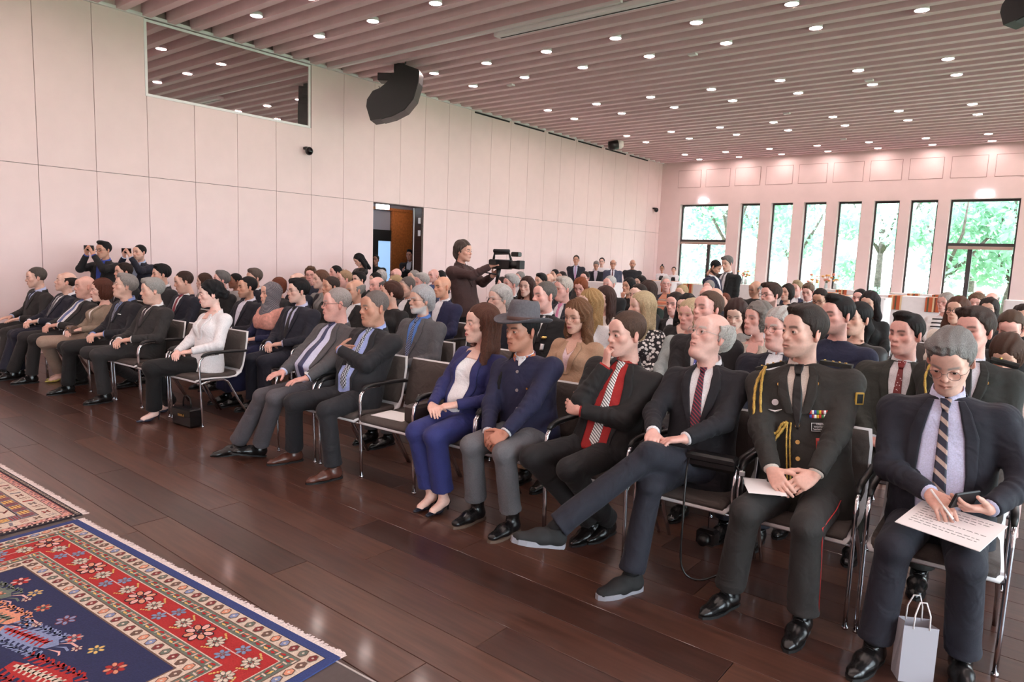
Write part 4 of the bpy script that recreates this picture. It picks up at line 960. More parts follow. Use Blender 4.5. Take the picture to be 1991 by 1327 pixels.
# ------------------------------------------------------------------ the front row
ROWA = .057
def rowy(x, row=1.): return 3.58+ROWA*x+.95*(row-1)
def hero(label, X, px, py, dy=.08, rz=ROWA, row=1., feet=None, ch=True, chl=None, **kw):
    hy = rowy(X, row); Rm = np.array(Matrix.Rotation(-rz, 3, 'Z'))
    loc = lambda p: Rm@(np.asarray(p, float)-A(X, hy, 0))
    hd = loc(at_y(px, py, hy+dy)); ext = kw.pop('ext', {})
    if feet:
        An = dict(ext.get('An', {})); ft = dict(ext.get('ft', {})); K = dict(ext.get('K', {}))
        for sd, v in feet.items():
            fx, fy = v[0], v[1]; p = loc(at_z(fx, fy, 0)); z = v[2] if len(v) > 2 else .095
            if sd not in An: An[sd] = (p[0], p[1], z)
            ft[sd] = (v[3] if len(v) > 3 else 0., v[4] if len(v) > 4 else 0.)
            if sd not in K: K[sd] = ((p[0]+sd*.10)/2, -.43, .515)
        ext = dict(ext, An=An, ft=ft, K=K)
    kw.setdefault('q', 0); kw.setdefault('hs', 1.05 if X > -5 and row == 1. else 1.01)
    P = build_person(label, (X, hy), rz, head=tuple(hd), ext=ext, group=None, **kw); P.X, P.Y = X, hy; P.loc = loc
    if ch: chair('armchair under the '+(chl or label), X, hy, rz)
    return P
HERO = {}
def heroes():
    H = HERO
    H['F1'] = hero('grey haired man in dark brown suit next to the panel wall', -10.2, 70, 541, 0., yaw=.22, pitch=.10, arms='thighs', jk=(58, 52, 50), sh=(190, 200, 235), tie=(36, 34, 66), hair='reced', hc=(98, 88, 82), feet={-1: (-30, 722), 1: (8, 735)})
    H['F2'] = hero('balding man in navy suit with grey tie tilting his head back', -9.62, 128, 549, .11, yaw=.42, pitch=-.18, arms='lap', jk=(34, 35, 58), sh=(235, 233, 240), tie=(104, 100, 104), hair='sides', hc=(60, 48, 44), open=.03, feet={-1: (10, 738), 1: (38, 735)})
    H['F3'] = hero('bald heavy man in charcoal suit with light blue tie', -9.08, 165, 558, .09, yaw=.10, pitch=.02, kind='mh', arms='lap', jk=(56, 50, 50), sh=(236, 233, 238), tie=(96, 112, 165), hair='bald', open=.04, belly=.04, bw=1.05, tone=(222, 172, 156), brow=(110, 84, 72), feet={-1: (25, 738), 1: (62, 745)})
    H['F4'] = hero('woman with auburn bob in beige blazer and beige trousers', -8.50, 197, 566, .07, sex='f', yaw=.25, pitch=.02, arms='lap', out='blazer', jk=(150, 130, 112), sh=(238, 230, 226), tie=None, tr=(168, 142, 126), hair='bob', hc=(104, 58, 44), tone=(235, 190, 175), shoes='pump', shc=(216, 196, 110), neck=None, hem=.93, lip=(190, 90, 90), feet={-1: (118, 742), 1: (120, 738)})
    H['F5'] = hero('grey man with glasses in dark suit and blue shirt looking up', -7.96, 243, 557, .05, yaw=.35, pitch=-.20, arms='lap', jk=(38, 36, 46), sh=(130, 150, 205), tie=(44, 48, 74), tiekind='stripe', tie2=(170, 175, 195), tr=(40, 36, 37), hair='side', hc=(168, 160, 156), kind='mh', glasses='wire', gc=(150, 130, 120), feet={-1: (133, 765), 1: (160, 748)})
    H['F6'] = hero('silver haired man in dark grey suit and maroon tie with clasped hands', -7.38, 296, 566, .06, yaw=.30, pitch=.06, arms='lap', jk=(62, 58, 58), sh=(240, 238, 240), tie=(64, 44, 56), hair='side', hc=(182, 178, 174), kind='mh', tr=(66, 62, 63), feet={-1: (205, 783), 1: (262, 752, .11)})
    H['WH'] = hero('woman in white blazer and black trousers with dark hair pinned up', -6.27, 410, 573, .06, sex='f', yaw=.45, pitch=.08, arms='lap', out='blazer', jk=(244, 240, 242), sh=(240, 236, 236), tie=None, tr=(22, 20, 22), hair='messybun', hc=(24, 22, 26), tone=(240, 200, 188), neck='scoop', shoes='pump', shc=(50, 52, 70), trk=1.12, lip=(200, 100, 100), feet={-1: (300, 818), 1: (330, 800)})
    H['GR'] = hero('man with black glasses in open grey suit stretching crossed ankles', -4.62, 654, 592, .15, yaw=.48, pitch=.0, kind='mh', arms='thighs', jk=(100, 95, 98), sh=(212, 214, 240), tie=(64, 68, 116), open=.06, belly=.06, bw=1.08, hair='crew', hc=(190, 176, 172), glasses='rect', gc=(26, 24, 26), tone=(228, 172, 160), tr=(98, 92, 98), scalp=False,
                   ext=dict(W={-1: (-.12, -.30, .665), 1: (.17, -.27, .675)}, hd={-1: (.05, -1, -.12), 1: (-.35, -.9, -.15)}, K={-1: (-.13, -.46, .51), 1: (.05, -.47, .53)}), feet={-1: (462, 884, .10, .5, .1), 1: (506, 888, .10, .2, -.25)})
    H['DK'] = hero('man in dark suit with folded arms and brown shoes', -4.16, 727, 600, .12, yaw=.22, pitch=.03, kind='mh', arms='crossed', jk=(46, 45, 52), sh=(165, 180, 235), tie=(58, 62, 80), tiekind='check', tie2=(190, 195, 205), tsc=70, hair='crew', hc=(132, 120, 116), tone=(196, 144, 122), bw=1.08, belly=.03, open=.035, shc=(92, 54, 44), tr=(48, 46, 54), ext=dict(hd={1: (-.25, .95, -.1)}, curl={1: 1.1}), feet={-1: (572, 898, .095, .3), 1: (648, 932, .095, .2)})
    H['BLU'] = hero('woman with long brown hair in royal blue trouser suit and white top', -3.10, 935, 632, .08, sex='f', yaw=.52, pitch=-.04, arms='lap', out='blazer', jk=(56, 58, 128), sh=(244, 240, 242), tie=None, tr=(54, 60, 138), hair='longstraight', hc=(108, 68, 54), tone=(238, 194, 178), neck='scoop', open=.035, belly=.03, bw=1.05, shoes='pump', shc=(34, 36, 48), trk=1.2, hem=.9, lip=(196, 92, 92), feet={-1: (838, 988, .10), 1: (862, 996, .10)})
    H['HAT'] = hero('man in grey felt hat and navy jacket with embroidered collar', -2.56, 1015, 645, -.05, yaw=.25, pitch=.02, arms='between', out='nehru', jk=(42, 44, 88), sh=(238, 236, 240), tie=None, tr=(112, 110, 114), hair='short', hc=(28, 24, 26), tone=(194, 136, 114), shoes='boot', shc=(26, 24, 25), solec=(96, 78, 66), trk=1.02, hem=.90, feet={-1: (925, 1012, .095, .1), 1: (993, 1037, .095, .05)})
    H['RED'] = hero('man in black suit with red shirt holding his chin', -2.03, 1217, 652, .06, yaw=.5, pitch=.03, arms='chin', jk=(38, 34, 36), sh=(206, 40, 42), tie=(238, 236, 236), tiekind='stripe', tie2=(60, 56, 60), tsc=28, hair='short', hc=(98, 74, 62), open=.045, tone=(232, 184, 170), tr=(36, 32, 34), ext=dict(K={-1: (-.26, -.40, .52), 1: (.02, -.45, .52)}), feet={-1: (1150, 1045, .095, .1), 1: (1180, 1040, .095, .1)})
    H['OLD'] = hero('old white haired man with crossed legs looking up through glasses', -1.45, 1380, 655, .10, yaw=.5, pitch=-.30, kind='mo', arms='lap', jk=(34, 33, 44), sh=(240, 238, 242), tie=(36, 38, 66), tiekind='stripe', tie2=(150, 40, 60), tsc=26, hair='oldsides', hc=(226, 220, 216), glasses='wire', gc=(170, 160, 155), tone=(232, 184, 172), brow=(200, 190, 185), open=.02, tr=(38, 40, 58), shoes='sneaker', shc=(26, 25, 26), solec=(140, 138, 145), bw=1.03,
                    ext=dict(W={-1: (-.145, -.32, .775), 1: (.02, -.30, .77)}, hd={-1: (.35, -.9, -.15), 1: (-.75, -.6, -.1)}, hn={-1: (0, -.1, -1), 1: (0, -.1, -1)}, K={-1: (-.09, -.45, .54), 1: (-.10, -.46, .70)}, An={1: (-.42, -.80, .34)}, ft={1: (.55, -.1)}), feet={-1: (1225, 1150, .095, .45), 1: (1090, 1085, .34, .7, -.18)})
    H['OFF'] = hero('officer in olive uniform with gold braid cord and clasped hands', -.90, 1562, 648, .06, yaw=.62, pitch=-.04, arms='between', out='uniform', jk=(62, 58, 54), sh=(214, 200, 190), tie=(26, 24, 26), hair='slick', hc=(62, 50, 46), tone=(230, 184, 168), beard=((120, 96, 88), .25), tr=(62, 58, 56), bw=1.2, legs='wide', ext=dict(W={-1: (-.075, -.33, .63), 1: (.075, -.30, .65)}, curl={-1: .5, 1: .5}, pole={-1: (-1.2, .3, -.3), 1: (1.2, .3, -.3)}), feet={-1: (1415, 1180, .095, .3), 1: (1556, 1232, .095, .05)})
    H['WRI'] = hero('grey haired man in navy suit writing on a sheet', -.33, 1848, 702, -.06, yaw=.12, pitch=.52, arms='thighs', jk=(38, 40, 58), sh=(206, 206, 236), tie=(40, 44, 72), tiekind='stripe', tie2=(176, 150, 140), tsc=9, hair='side', hc=(150, 144, 142), glasses='wire', gc=(120, 100, 95), kind='mo', tone=(224, 178, 162), open=.05, belly=.03, bw=1.14, legs='wide', tr=(40, 40, 58),
                    ext=dict(W={-1: (-.03, -.31, .74), 1: (.17, -.33, .73)}, hd={-1: (.55, -.75, -.25), 1: (-.75, -.55, .0)}, hn={-1: (.3, .2, -1), 1: (-.25, .35, .9)}, curl={-1: .75, 1: .5}), feet={-1: (1695, 1290, .095, .25), 1: (1865, 1312, .095, -.1)})
heroes()
# ------------------------------------------------------------------ the rest of the audience
PALE, MID, TAN_, BRN, PNK = (234, 192, 176), (226, 178, 158), (212, 160, 136), (184, 130, 106), (236, 180, 168)
BLK, DBR, BR, LBR, GRY, LGR, WHT, BLD, RDB = (26, 22, 24), (50, 36, 32), (86, 60, 48), (128, 98, 78), (128, 122, 120), (170, 164, 160), (222, 216, 212), (214, 184, 140), (128, 66, 44)
NAVY, CHAR, DARK, GREYS = (34, 36, 56), (54, 52, 56), (32, 30, 33), (104, 102, 106)
def seated(px, py, row, label, sex='m', hair_='short', hc=DBR, tone=MID, jk=DARK, sh=(236, 234, 238), tie=None, yaw=.15, pitch=0., out=None, q=2, cl=None, **kw):
    # head pixel -> head position on this row
    X = -4.
    for _ in range(8): hy = rowy(X, row); p = at_y(px, py, hy+.05); X = p[0]
    s = min(max(p[2]/1.25, .90), 1.10); rz = ROWA
    out = out or ('suit' if sex == 'm' else 'top')
    if q < 2:
        c = hero(label, X, px, py, .05, row=row, ch=False, q=q, sex=sex, hair=hair_, hc=hc, tone=tone, jk=jk, sh=sh, tie=tie, yaw=yaw, pitch=pitch, out=out, **kw)
    else:
        kw.setdefault('shoes', None)
        c = build_person(label, (X, hy), rz, None, s, q=2, sex=sex, hair=hair_, hc=hc, tone=tone, jk=jk, sh=sh, tie=tie, yaw=yaw, pitch=pitch, out=out, **kw)
    chair('armchair under the '+(cl or label), X, hy, rz)
    return c
CR = {}
def crowd():
    S = seated; N = None
    # second row
    S(240, 530, 2, 'brown haired man mostly hidden behind the navy suit man with glasses', hc=DBR, jk=CHAR, cl='half hidden brown haired man behind the man with glasses')
    S(313, 535, 2.1, 'black haired man in dark suit beside the red tie man', hc=BLK, jk=CHAR, yaw=.3, q=1, hair_='full')
    S(357, 549, 2, 'man with brown receding hair in navy suit and crimson tie', hair_='reced', hc=(70, 48, 40), jk=NAVY, tie=(170, 36, 62), yaw=.35, pitch=.2, q=1, open=.02, kind='mh', bw=1.15)
    S(480, 560, 2.3, 'black haired man in navy jacket with open white collar', hair_='reced', hc=BLK, tone=TAN_, jk=(36, 34, 50), sh=(232, 230, 245), yaw=.3, q=1, open=.03, beard=((70, 52, 46), .35))
    CR['HIJ'] = S(526, 572, 2, 'woman in grey patterned headscarf and pink shawl', 'f', None, tone=MID, jk=(40, 42, 92), tr=(38, 40, 92), yaw=.22, q=1, skirt=True)
    S(580, 567, 2, 'man with black hair and thin glasses in navy suit with black tie', hair_='side', hc=BLK, tone=PALE, jk=(44, 46, 66), sh=(206, 210, 240), tie=(28, 28, 36), yaw=.35, q=1, glasses='wire', open=.02, bw=1.15)
    CR['BRD'] = S(818, 585, 2, 'white bearded man in grey suit and bright blue shirt', hair_='bushy', hc=(206, 202, 204), tone=MID, jk=GREYS, sh=(92, 136, 214), tie=(40, 46, 84), tiekind='stripe', tie2=(150, 165, 205), yaw=.3, q=1, beard=((222, 216, 214), .95), glasses='wire', open=.02)
    S(970, 583, 2.6, 'white haired old man with rimless glasses beside the felt hat', hair_='bushy', hc=WHT, tone=PALE, jk=NAVY, tie=(60, 60, 80), yaw=.35, q=1, glasses='wire', kind='mo')
    CR['NAV'] = S(1058, 577, 2.45, 'naval officer in black uniform with gold badge and grey hair', hair_='crew', hc=(120, 112, 108), tone=PNK, jk=(28, 26, 30), sh=(240, 240, 244), tie=(24, 24, 28), yaw=.4, q=1, out='uniform', bw=1.15)
    S(1121, 617, 2, 'woman with long wavy light brown hair and round glasses in camel coat', 'f', 'longwavy', (136, 96, 68), tone=MID, jk=(188, 150, 122), sh=(236, 206, 212), out='blazer', yaw=.12, pitch=.12, q=1, glasses='wire', gc=(90, 70, 60), neck='v', lip=(176, 70, 80))
    S(1375, 603, 2.15, 'man with receding brown hair in dark suit and blue dotted tie', hair_='reced', hc=(104, 78, 64), tone=PNK, jk=(44, 40, 44), tie=(104, 110, 190), tiekind='dots', tie2=(220, 220, 245), tsc=60, yaw=.45, pitch=-.12, q=1, open=.03)
    S(1472, 623, 2.9, 'elderly woman with wavy grey hair in beige jacket', 'f', 'curly', (150, 142, 136), tone=PNK, jk=(196, 182, 168), sh=(60, 58, 62), out='blazer', yaw=.55, pitch=-.1, q=1, neck='v')
    S(1515, 640, 2, 'white haired man with thin glasses hidden beside the olive officer', hair_='bushy', hc=WHT, tone=PNK, jk=NAVY, tie=N, yaw=.45, q=1, glasses='wire', kind='mo')
    CR['NSH'] = S(1627, 615, 2.35, 'young dark haired man in navy button shirt', hair_='quiff', hc=(34, 28, 28), tone=PNK, jk=(44, 48, 86), out='shirt', yaw=.62, q=1, beard=((60, 42, 38), .3), tr=(40, 42, 60))
    S(1666, 622, 3.2, 'woman with dark ponytail in black top', 'f', 'pony', BLK, tone=MID, jk=(26, 24, 26), yaw=.55, q=1, neck='crew', lip=(190, 90, 90))
    S(1761, 652, 2.2, 'dark haired man in olive green suit and red dotted tie', hair_='quiff', hc=(38, 30, 30), tone=PNK, jk=(72, 74, 66), tie=(158, 40, 44), tiekind='dots', tie2=(230, 200, 200), tsc=70, yaw=.5, q=1, open=.03)
    CR['YOFF'] = S(1894, 645, 2, 'young officer with brown hair in dark green uniform behind the writing man', hair_='side', hc=(72, 54, 48), tone=PNK, jk=(50, 50, 46), sh=(226, 222, 232), tie=(28, 26, 28), yaw=.45, q=1, out='uniform', bw=1.12)
    S(1957, 692, 2.9, 'person with brown hair bending forward behind the young officer', 'f', 'bob', (90, 62, 50), jk=(206, 176, 170), yaw=.2, pitch=.6, q=1)
    # third row and behind, left block
    S(397, 549, 3, 'woman with brown hair near the wall in patterned blouse', 'f', 'bob', BR, tone=PALE, jk=(150, 140, 136), yaw=.55, arms='thighs')
    S(430, 546, 2.8, 'grey haired man behind the woman in white', hair_='full', hc=GRY, tone=PNK, jk=DARK, yaw=.4, pitch=-.15)
    S(457, 557, 3.6, 'dark skinned man in grey sweater behind the pinned up hair', hc=BLK, tone=(150, 100, 80), jk=(170, 165, 165), out='top')
    S(494, 542, 3.2, 'man with tousled brown grey hair near the wall joint', hair_='full', hc=(112, 96, 88), jk=NAVY, yaw=.1)
    S(541, 558, 3.3, 'auburn haired person behind the grey headscarf', 'f', 'bob', RDB, jk=CHAR, yaw=.3)
    S(578, 548, 3.5, 'bald man behind the black haired navy suit man', hair_='sides', hc=LBR, tone=PALE, jk=NAVY, yaw=.3)
    S(604, 537, 4.2, 'man with brown fringe and glasses in dark blue jacket turned to camera', hair_='full', hc=(112, 82, 62), tone=PNK, jk=(40, 46, 72), sh=(80, 90, 120), yaw=-.75, glasses='wire', open=.02)
    S(623, 545, 3.7, 'woman with pinned light brown hair in grey jacket', 'f', 'updo', (120, 84, 66), tone=PALE, jk=(140, 136, 134), sh=(60, 50, 60), out='blazer', yaw=.25)
    S(643, 559, 3, 'woman with short dark hair in black cardigan', 'f', 'short', (72, 56, 50), tone=TAN_, jk=(48, 44, 42), yaw=.2)
    S(652, 531, 6, 'black haired young man below the wall near woman with tablet', hc=BLK, tone=PNK, jk=DARK, yaw=.3)
    S(669, 544, 4.2, 'blond man with thin glasses behind the short dark haired woman', hc=(196, 160, 126), tone=PNK, jk=CHAR, yaw=.35, glasses='wire')
    S(690, 566, 2.75, 'balding grey man in dark suit and pale shirt', hair_='sides', hc=LGR, tone=TAN_, jk=(42, 36, 36), yaw=.3, q=1)
    S(698, 545, 4.9, 'dark haired man under the tablet woman', hair_='side', hc=BLK, tone=PALE, jk=DARK, yaw=.15)
    S(729, 545, 6, 'black haired woman low in front of the doorway', 'f', 'bob', BLK, tone=PALE, jk=DARK)
    S(740, 539, 7, 'white haired woman in front of the doorway', 'f', 'curly', WHT, tone=PALE, jk=GREYS)
    S(733, 557, 3.8, 'bald man with grey fringe in front of the doorway', hair_='sides', hc=GRY, tone=PNK, jk=CHAR)
    S(759, 571, 2.9, 'woman with brown hair tied in clip in black jacket', 'f', 'updo', (84, 50, 40), tone=MID, jk=(34, 32, 35), yaw=.75, q=1)
    S(768, 554, 4.6, 'blonde short haired woman in front of the orange wood', 'f', 'bob', BLD, tone=PALE, jk=DARK)
    S(770, 536, 6.6, 'bald man with dark glasses beside the doorway', hair_='bald', tone=PNK, jk=CHAR, glasses='rect', brow=BR)
    S(791, 559, 3.8, 'balding man in black jacket and open white shirt', hair_='crew', hc=(120, 110, 106), tone=MID, jk=(30, 28, 30), sh=(240, 238, 240), yaw=.25, pitch=.12, open=.03, q=1, beard=((90, 78, 74), .3), scalp=True)
    S(804, 541, 6.2, 'grey haired person behind the balding man with open white shirt', hc=LGR, jk=CHAR)
    S(819, 551, 4.7, 'white haired man behind the white bearded man', hair_='full', hc=WHT, tone=PNK, jk=NAVY, yaw=.3)
    S(843, 537, 7.2, 'bald man in blue shirt near the dark wood jamb', hair_='bald', tone=PNK, jk=(74, 96, 150), brow=BR, out='shirt')
    S(856, 540, 8, 'dark haired woman beside bald man in blue shirt', 'f', 'bob', BLK, tone=MID, jk=DARK)
    S(860, 559, 3.6, 'bald man in blue suit with open white collar', hair_='bald', tone=(222, 164, 136), jk=(46, 48, 96), sh=(240, 238, 242), yaw=.25, pitch=.05, open=.03, brow=DBR, q=1)
    S(881, 552, 6.6, 'man with white collar tucked behind the cameraman', hc=BLK, tone=MID, jk=DARK, open=.03)
    # middle block
    S(975, 556, 5.9, 'dark haired man just below the video camera', hc=DBR, tone=PNK, jk=CHAR, yaw=.2)
    S(993, 554, 5.3, 'white haired man in dark jacket below the video camera', hair_='full', hc=(206, 200, 196), tone=PNK, jk=DARK, yaw=.45)
    S(1010, 542, 8.6, 'grey man with glasses far behind the white haired man', hc=LGR, tone=PNK, jk=CHAR, glasses='rect')
    S(1024, 559, 5, 'woman with long chestnut hair in dark jacket', 'f', 'long', (74, 46, 40), tone=PALE, jk=(62, 50, 46), yaw=-.1, neck='v')
    S(1051, 548, 7.6, 'black haired man behind the naval officer', hair_='full', hc=BLK, tone=MID, jk=NAVY, yaw=.3)
    S(1067, 545, 9, 'bald man in the far rows behind the black haired man', hair_='bald', tone=MID, jk=CHAR, brow=BR)
    S(1078, 535, 12, 'dark haired man in the last rows left of standing guests', hc=BLK, tone=MID, jk=DARK)
    S(1092, 541, 10, 'brown haired man in the last rows beside standing guests', hc=DBR, tone=MID, jk=DARK)
    S(1094, 563, 4.2, 'white haired man with glasses and pink tie in dark suit', hair_='full', hc=(226, 212, 200), tone=PNK, jk=(56, 58, 74), tie=(226, 140, 180), yaw=.4, open=.03, glasses='wire', q=1, kind='mh')
    S(1137, 542, 9.6, 'man with dark hair and glasses in brown jacket near grey table', hc=DBR, tone=PNK, jk=(76, 70, 68), glasses='rect', yaw=-.05)
    S(1129, 560, 6, 'woman with short red hair and glasses looking down', 'f', 'bob', (150, 78, 44), tone=PNK, jk=(170, 160, 120), glasses='wire', pitch=.3, yaw=-.15)
    S(1145, 592, 3, 'woman with golden blonde hair hiding behind the camel coat', 'f', 'longwavy', (206, 164, 112), tone=PALE, jk=(238, 234, 236), yaw=.5, q=1)
    S(1174, 582, 4, 'woman with long straight brown hair in profile', 'f', 'longstraight', (76, 48, 42), tone=PALE, jk=(226, 214, 206), yaw=.35, q=1)
    S(1185, 554, 7, 'white haired man in black jacket near grey draped table', hair_='crew', hc=WHT, tone=PNK, jk=(30, 32, 36), yaw=.2)
    S(1222, 558, 7.6, 'woman with black bob resting chin on hand', 'f', 'bob', BLK, tone=TAN_, jk=(44, 36, 38), yaw=.25, arms='chin')
    S(1244, 551, 9.6, 'woman with long black hair smiling in the far rows', 'f', 'long', BLK, tone=PALE, jk=DARK, yaw=.4)
    S(1257, 568, 5.6, 'woman with brown hair in dark green dress', 'f', 'long', (70, 48, 42), tone=MID, jk=(36, 58, 48), yaw=.6)
    CR['STR'] = S(1295, 553, 8.8, 'elderly man in orange striped jumper and navy jacket', hair_='crew', hc=WHT, tone=PNK, jk=(46, 50, 76), sh=(222, 150, 120), out='suit', open=.09, yaw=-.45, glasses='wire', bw=1.15)
    S(1240, 576, 4.7, 'man with receding dark hair behind the platinum blonde woman', hair_='reced', hc=DBR, tone=PALE, jk=CHAR, yaw=.2)
    S(1246, 598, 3, 'woman with platinum blonde long hair in black and white blouse', 'f', 'longstraight', (226, 200, 160), tone=PALE, jk=(238, 234, 232), jkind='floral', jk2=(40, 36, 40), jsc=34, yaw=.75, q=1)
    S(1311, 592, 4.8, 'man with brown hair in dark suit next to long black hair', hc=DBR, tone=PNK, jk=(34, 32, 34), yaw=.15, pitch=.1, q=1)
    S(1333, 599, 4, 'woman with long black hair in black blouse', 'f', 'long', BLK, tone=PALE, jk=(36, 33, 34), yaw=.1, neck='v', q=1, lip=(206, 110, 104))
    S(1341, 614, 3, 'older woman with blonde bob and floral scarf', 'f', 'bob', (232, 204, 164), tone=PNK, jk=(180, 190, 190), yaw=.2, q=1)
    S(1325, 572, 7, 'blond person low in the middle rows', hc=BLD, jk=CHAR, out='top')
    S(1378, 561, 9, 'grey haired man beneath the bending blue suit man', hc=LGR, tone=PNK, jk=DARK)
    S(1374, 575, 6.4, 'bald man with glasses looking down in the middle rows', hair_='bald', tone=PNK, jk=NAVY, glasses='wire', pitch=.2, brow=BR)
    S(1389, 582, 5.4, 'bald man with dark brows in front of bald man with glasses', hair_='bald', tone=MID, jk=DARK, yaw=.3, brow=DBR)
    S(1408, 587, 7.4, 'small red haired child between bald man and bowed woman', hc=RDB, jk=(120, 90, 80), out='top')
    S(1431, 612, 3.6, 'woman with straight brown hair bowing her head in grey knit', 'f', 'long', (70, 44, 40), tone=PALE, jk=(150, 144, 140), yaw=-.05, pitch=.4, q=1, lip=(180, 60, 70))
    S(1468, 562, 9.4, 'bald man in black sweater leaning over sideways', hair_='sides', hc=LGR, tone=TAN_, jk=(34, 32, 32), yaw=.6, pitch=.3, out='top', roll=.3)
    S(1498, 575, 5, 'bearded man with brown hair and glasses in white shirt', hair_='side', hc=(70, 48, 40), tone=PNK, jk=(236, 230, 234), out='shirt', yaw=.6, beard=((96, 64, 52), .8), glasses='rect', q=1, tr=NAVY)
    S(1530, 570, 9, 'dark haired woman behind the bearded man', 'f', 'bob', DBR, tone=MID, jk=DARK, yaw=.4)
    S(1549, 562, 10.6, 'blond man in blue suit in the far rows', hair_='full', hc=(196, 168, 132), tone=PNK, jk=(48, 54, 92), yaw=.3, open=.02)
    S(1571, 568, 9.6, 'man with curly light brown hair looking down', hair_='full', hc=(132, 104, 86), tone=PNK, jk=(60, 52, 50), pitch=.3)
    S(1594, 583, 7, 'man with dark hair and glasses facing down behind navy shirt man', hair_='reced', hc=DBR, tone=TAN_, jk=(50, 46, 50), pitch=.35, glasses='rect')
    S(1671, 582, 8, 'dark haired man behind the very long black hair', hc=BLK, tone=PNK, jk=(60, 52, 52), yaw=.2)
    S(1690, 591, 6.4, 'woman with very long straight black hair in black', 'f', 'longstraight', (38, 28, 30), tone=MID, jk=(24, 22, 24), yaw=.25, pitch=.2)
    CR['STRP'] = S(1838, 590, 8.6, 'older woman with grey hair and glasses in black and white striped top', 'f', 'bob', (196, 186, 178), tone=PNK, jk=(236, 230, 230), yaw=.5, glasses='wire', gc=(150, 60, 60))
    S(1861, 605, 5.6, 'woman with auburn hair and dark glasses in cream cardigan', 'f', 'long', (104, 66, 52), tone=MID, jk=(232, 218, 206), yaw=.35, glasses='rect')
    S(1928, 587, 9.8, 'bald man with grey sides near the garden door', hair_='sides', hc=LGR, tone=PNK, jk=CHAR, yaw=.2)
    S(1902, 580, 11.6, 'bald man in the last rows before the garden door', hair_='sides', hc=LGR, tone=PNK, jk=CHAR)
    S(1898, 592, 8.8, 'woman with curly light brown hair near the garden door', 'f', 'curly', LBR, tone=PNK, jk=CHAR)
    S(1922, 604, 7, 'dark haired woman behind the young officer', 'f', 'bob', DBR, tone=MID, jk=DARK)
    S(1964, 639, 4, 'man with thinning brown hair and black glasses reading downward', hair_='reced', hc=(104, 80, 66), tone=PNK, jk=(44, 46, 48), pitch=.5, yaw=.1, glasses='rect', q=1)
    S(1988, 620, 6, 'dark haired person at the end of the middle row', 'f', 'bob', DBR, tone=MID, jk=DARK)
crowd()
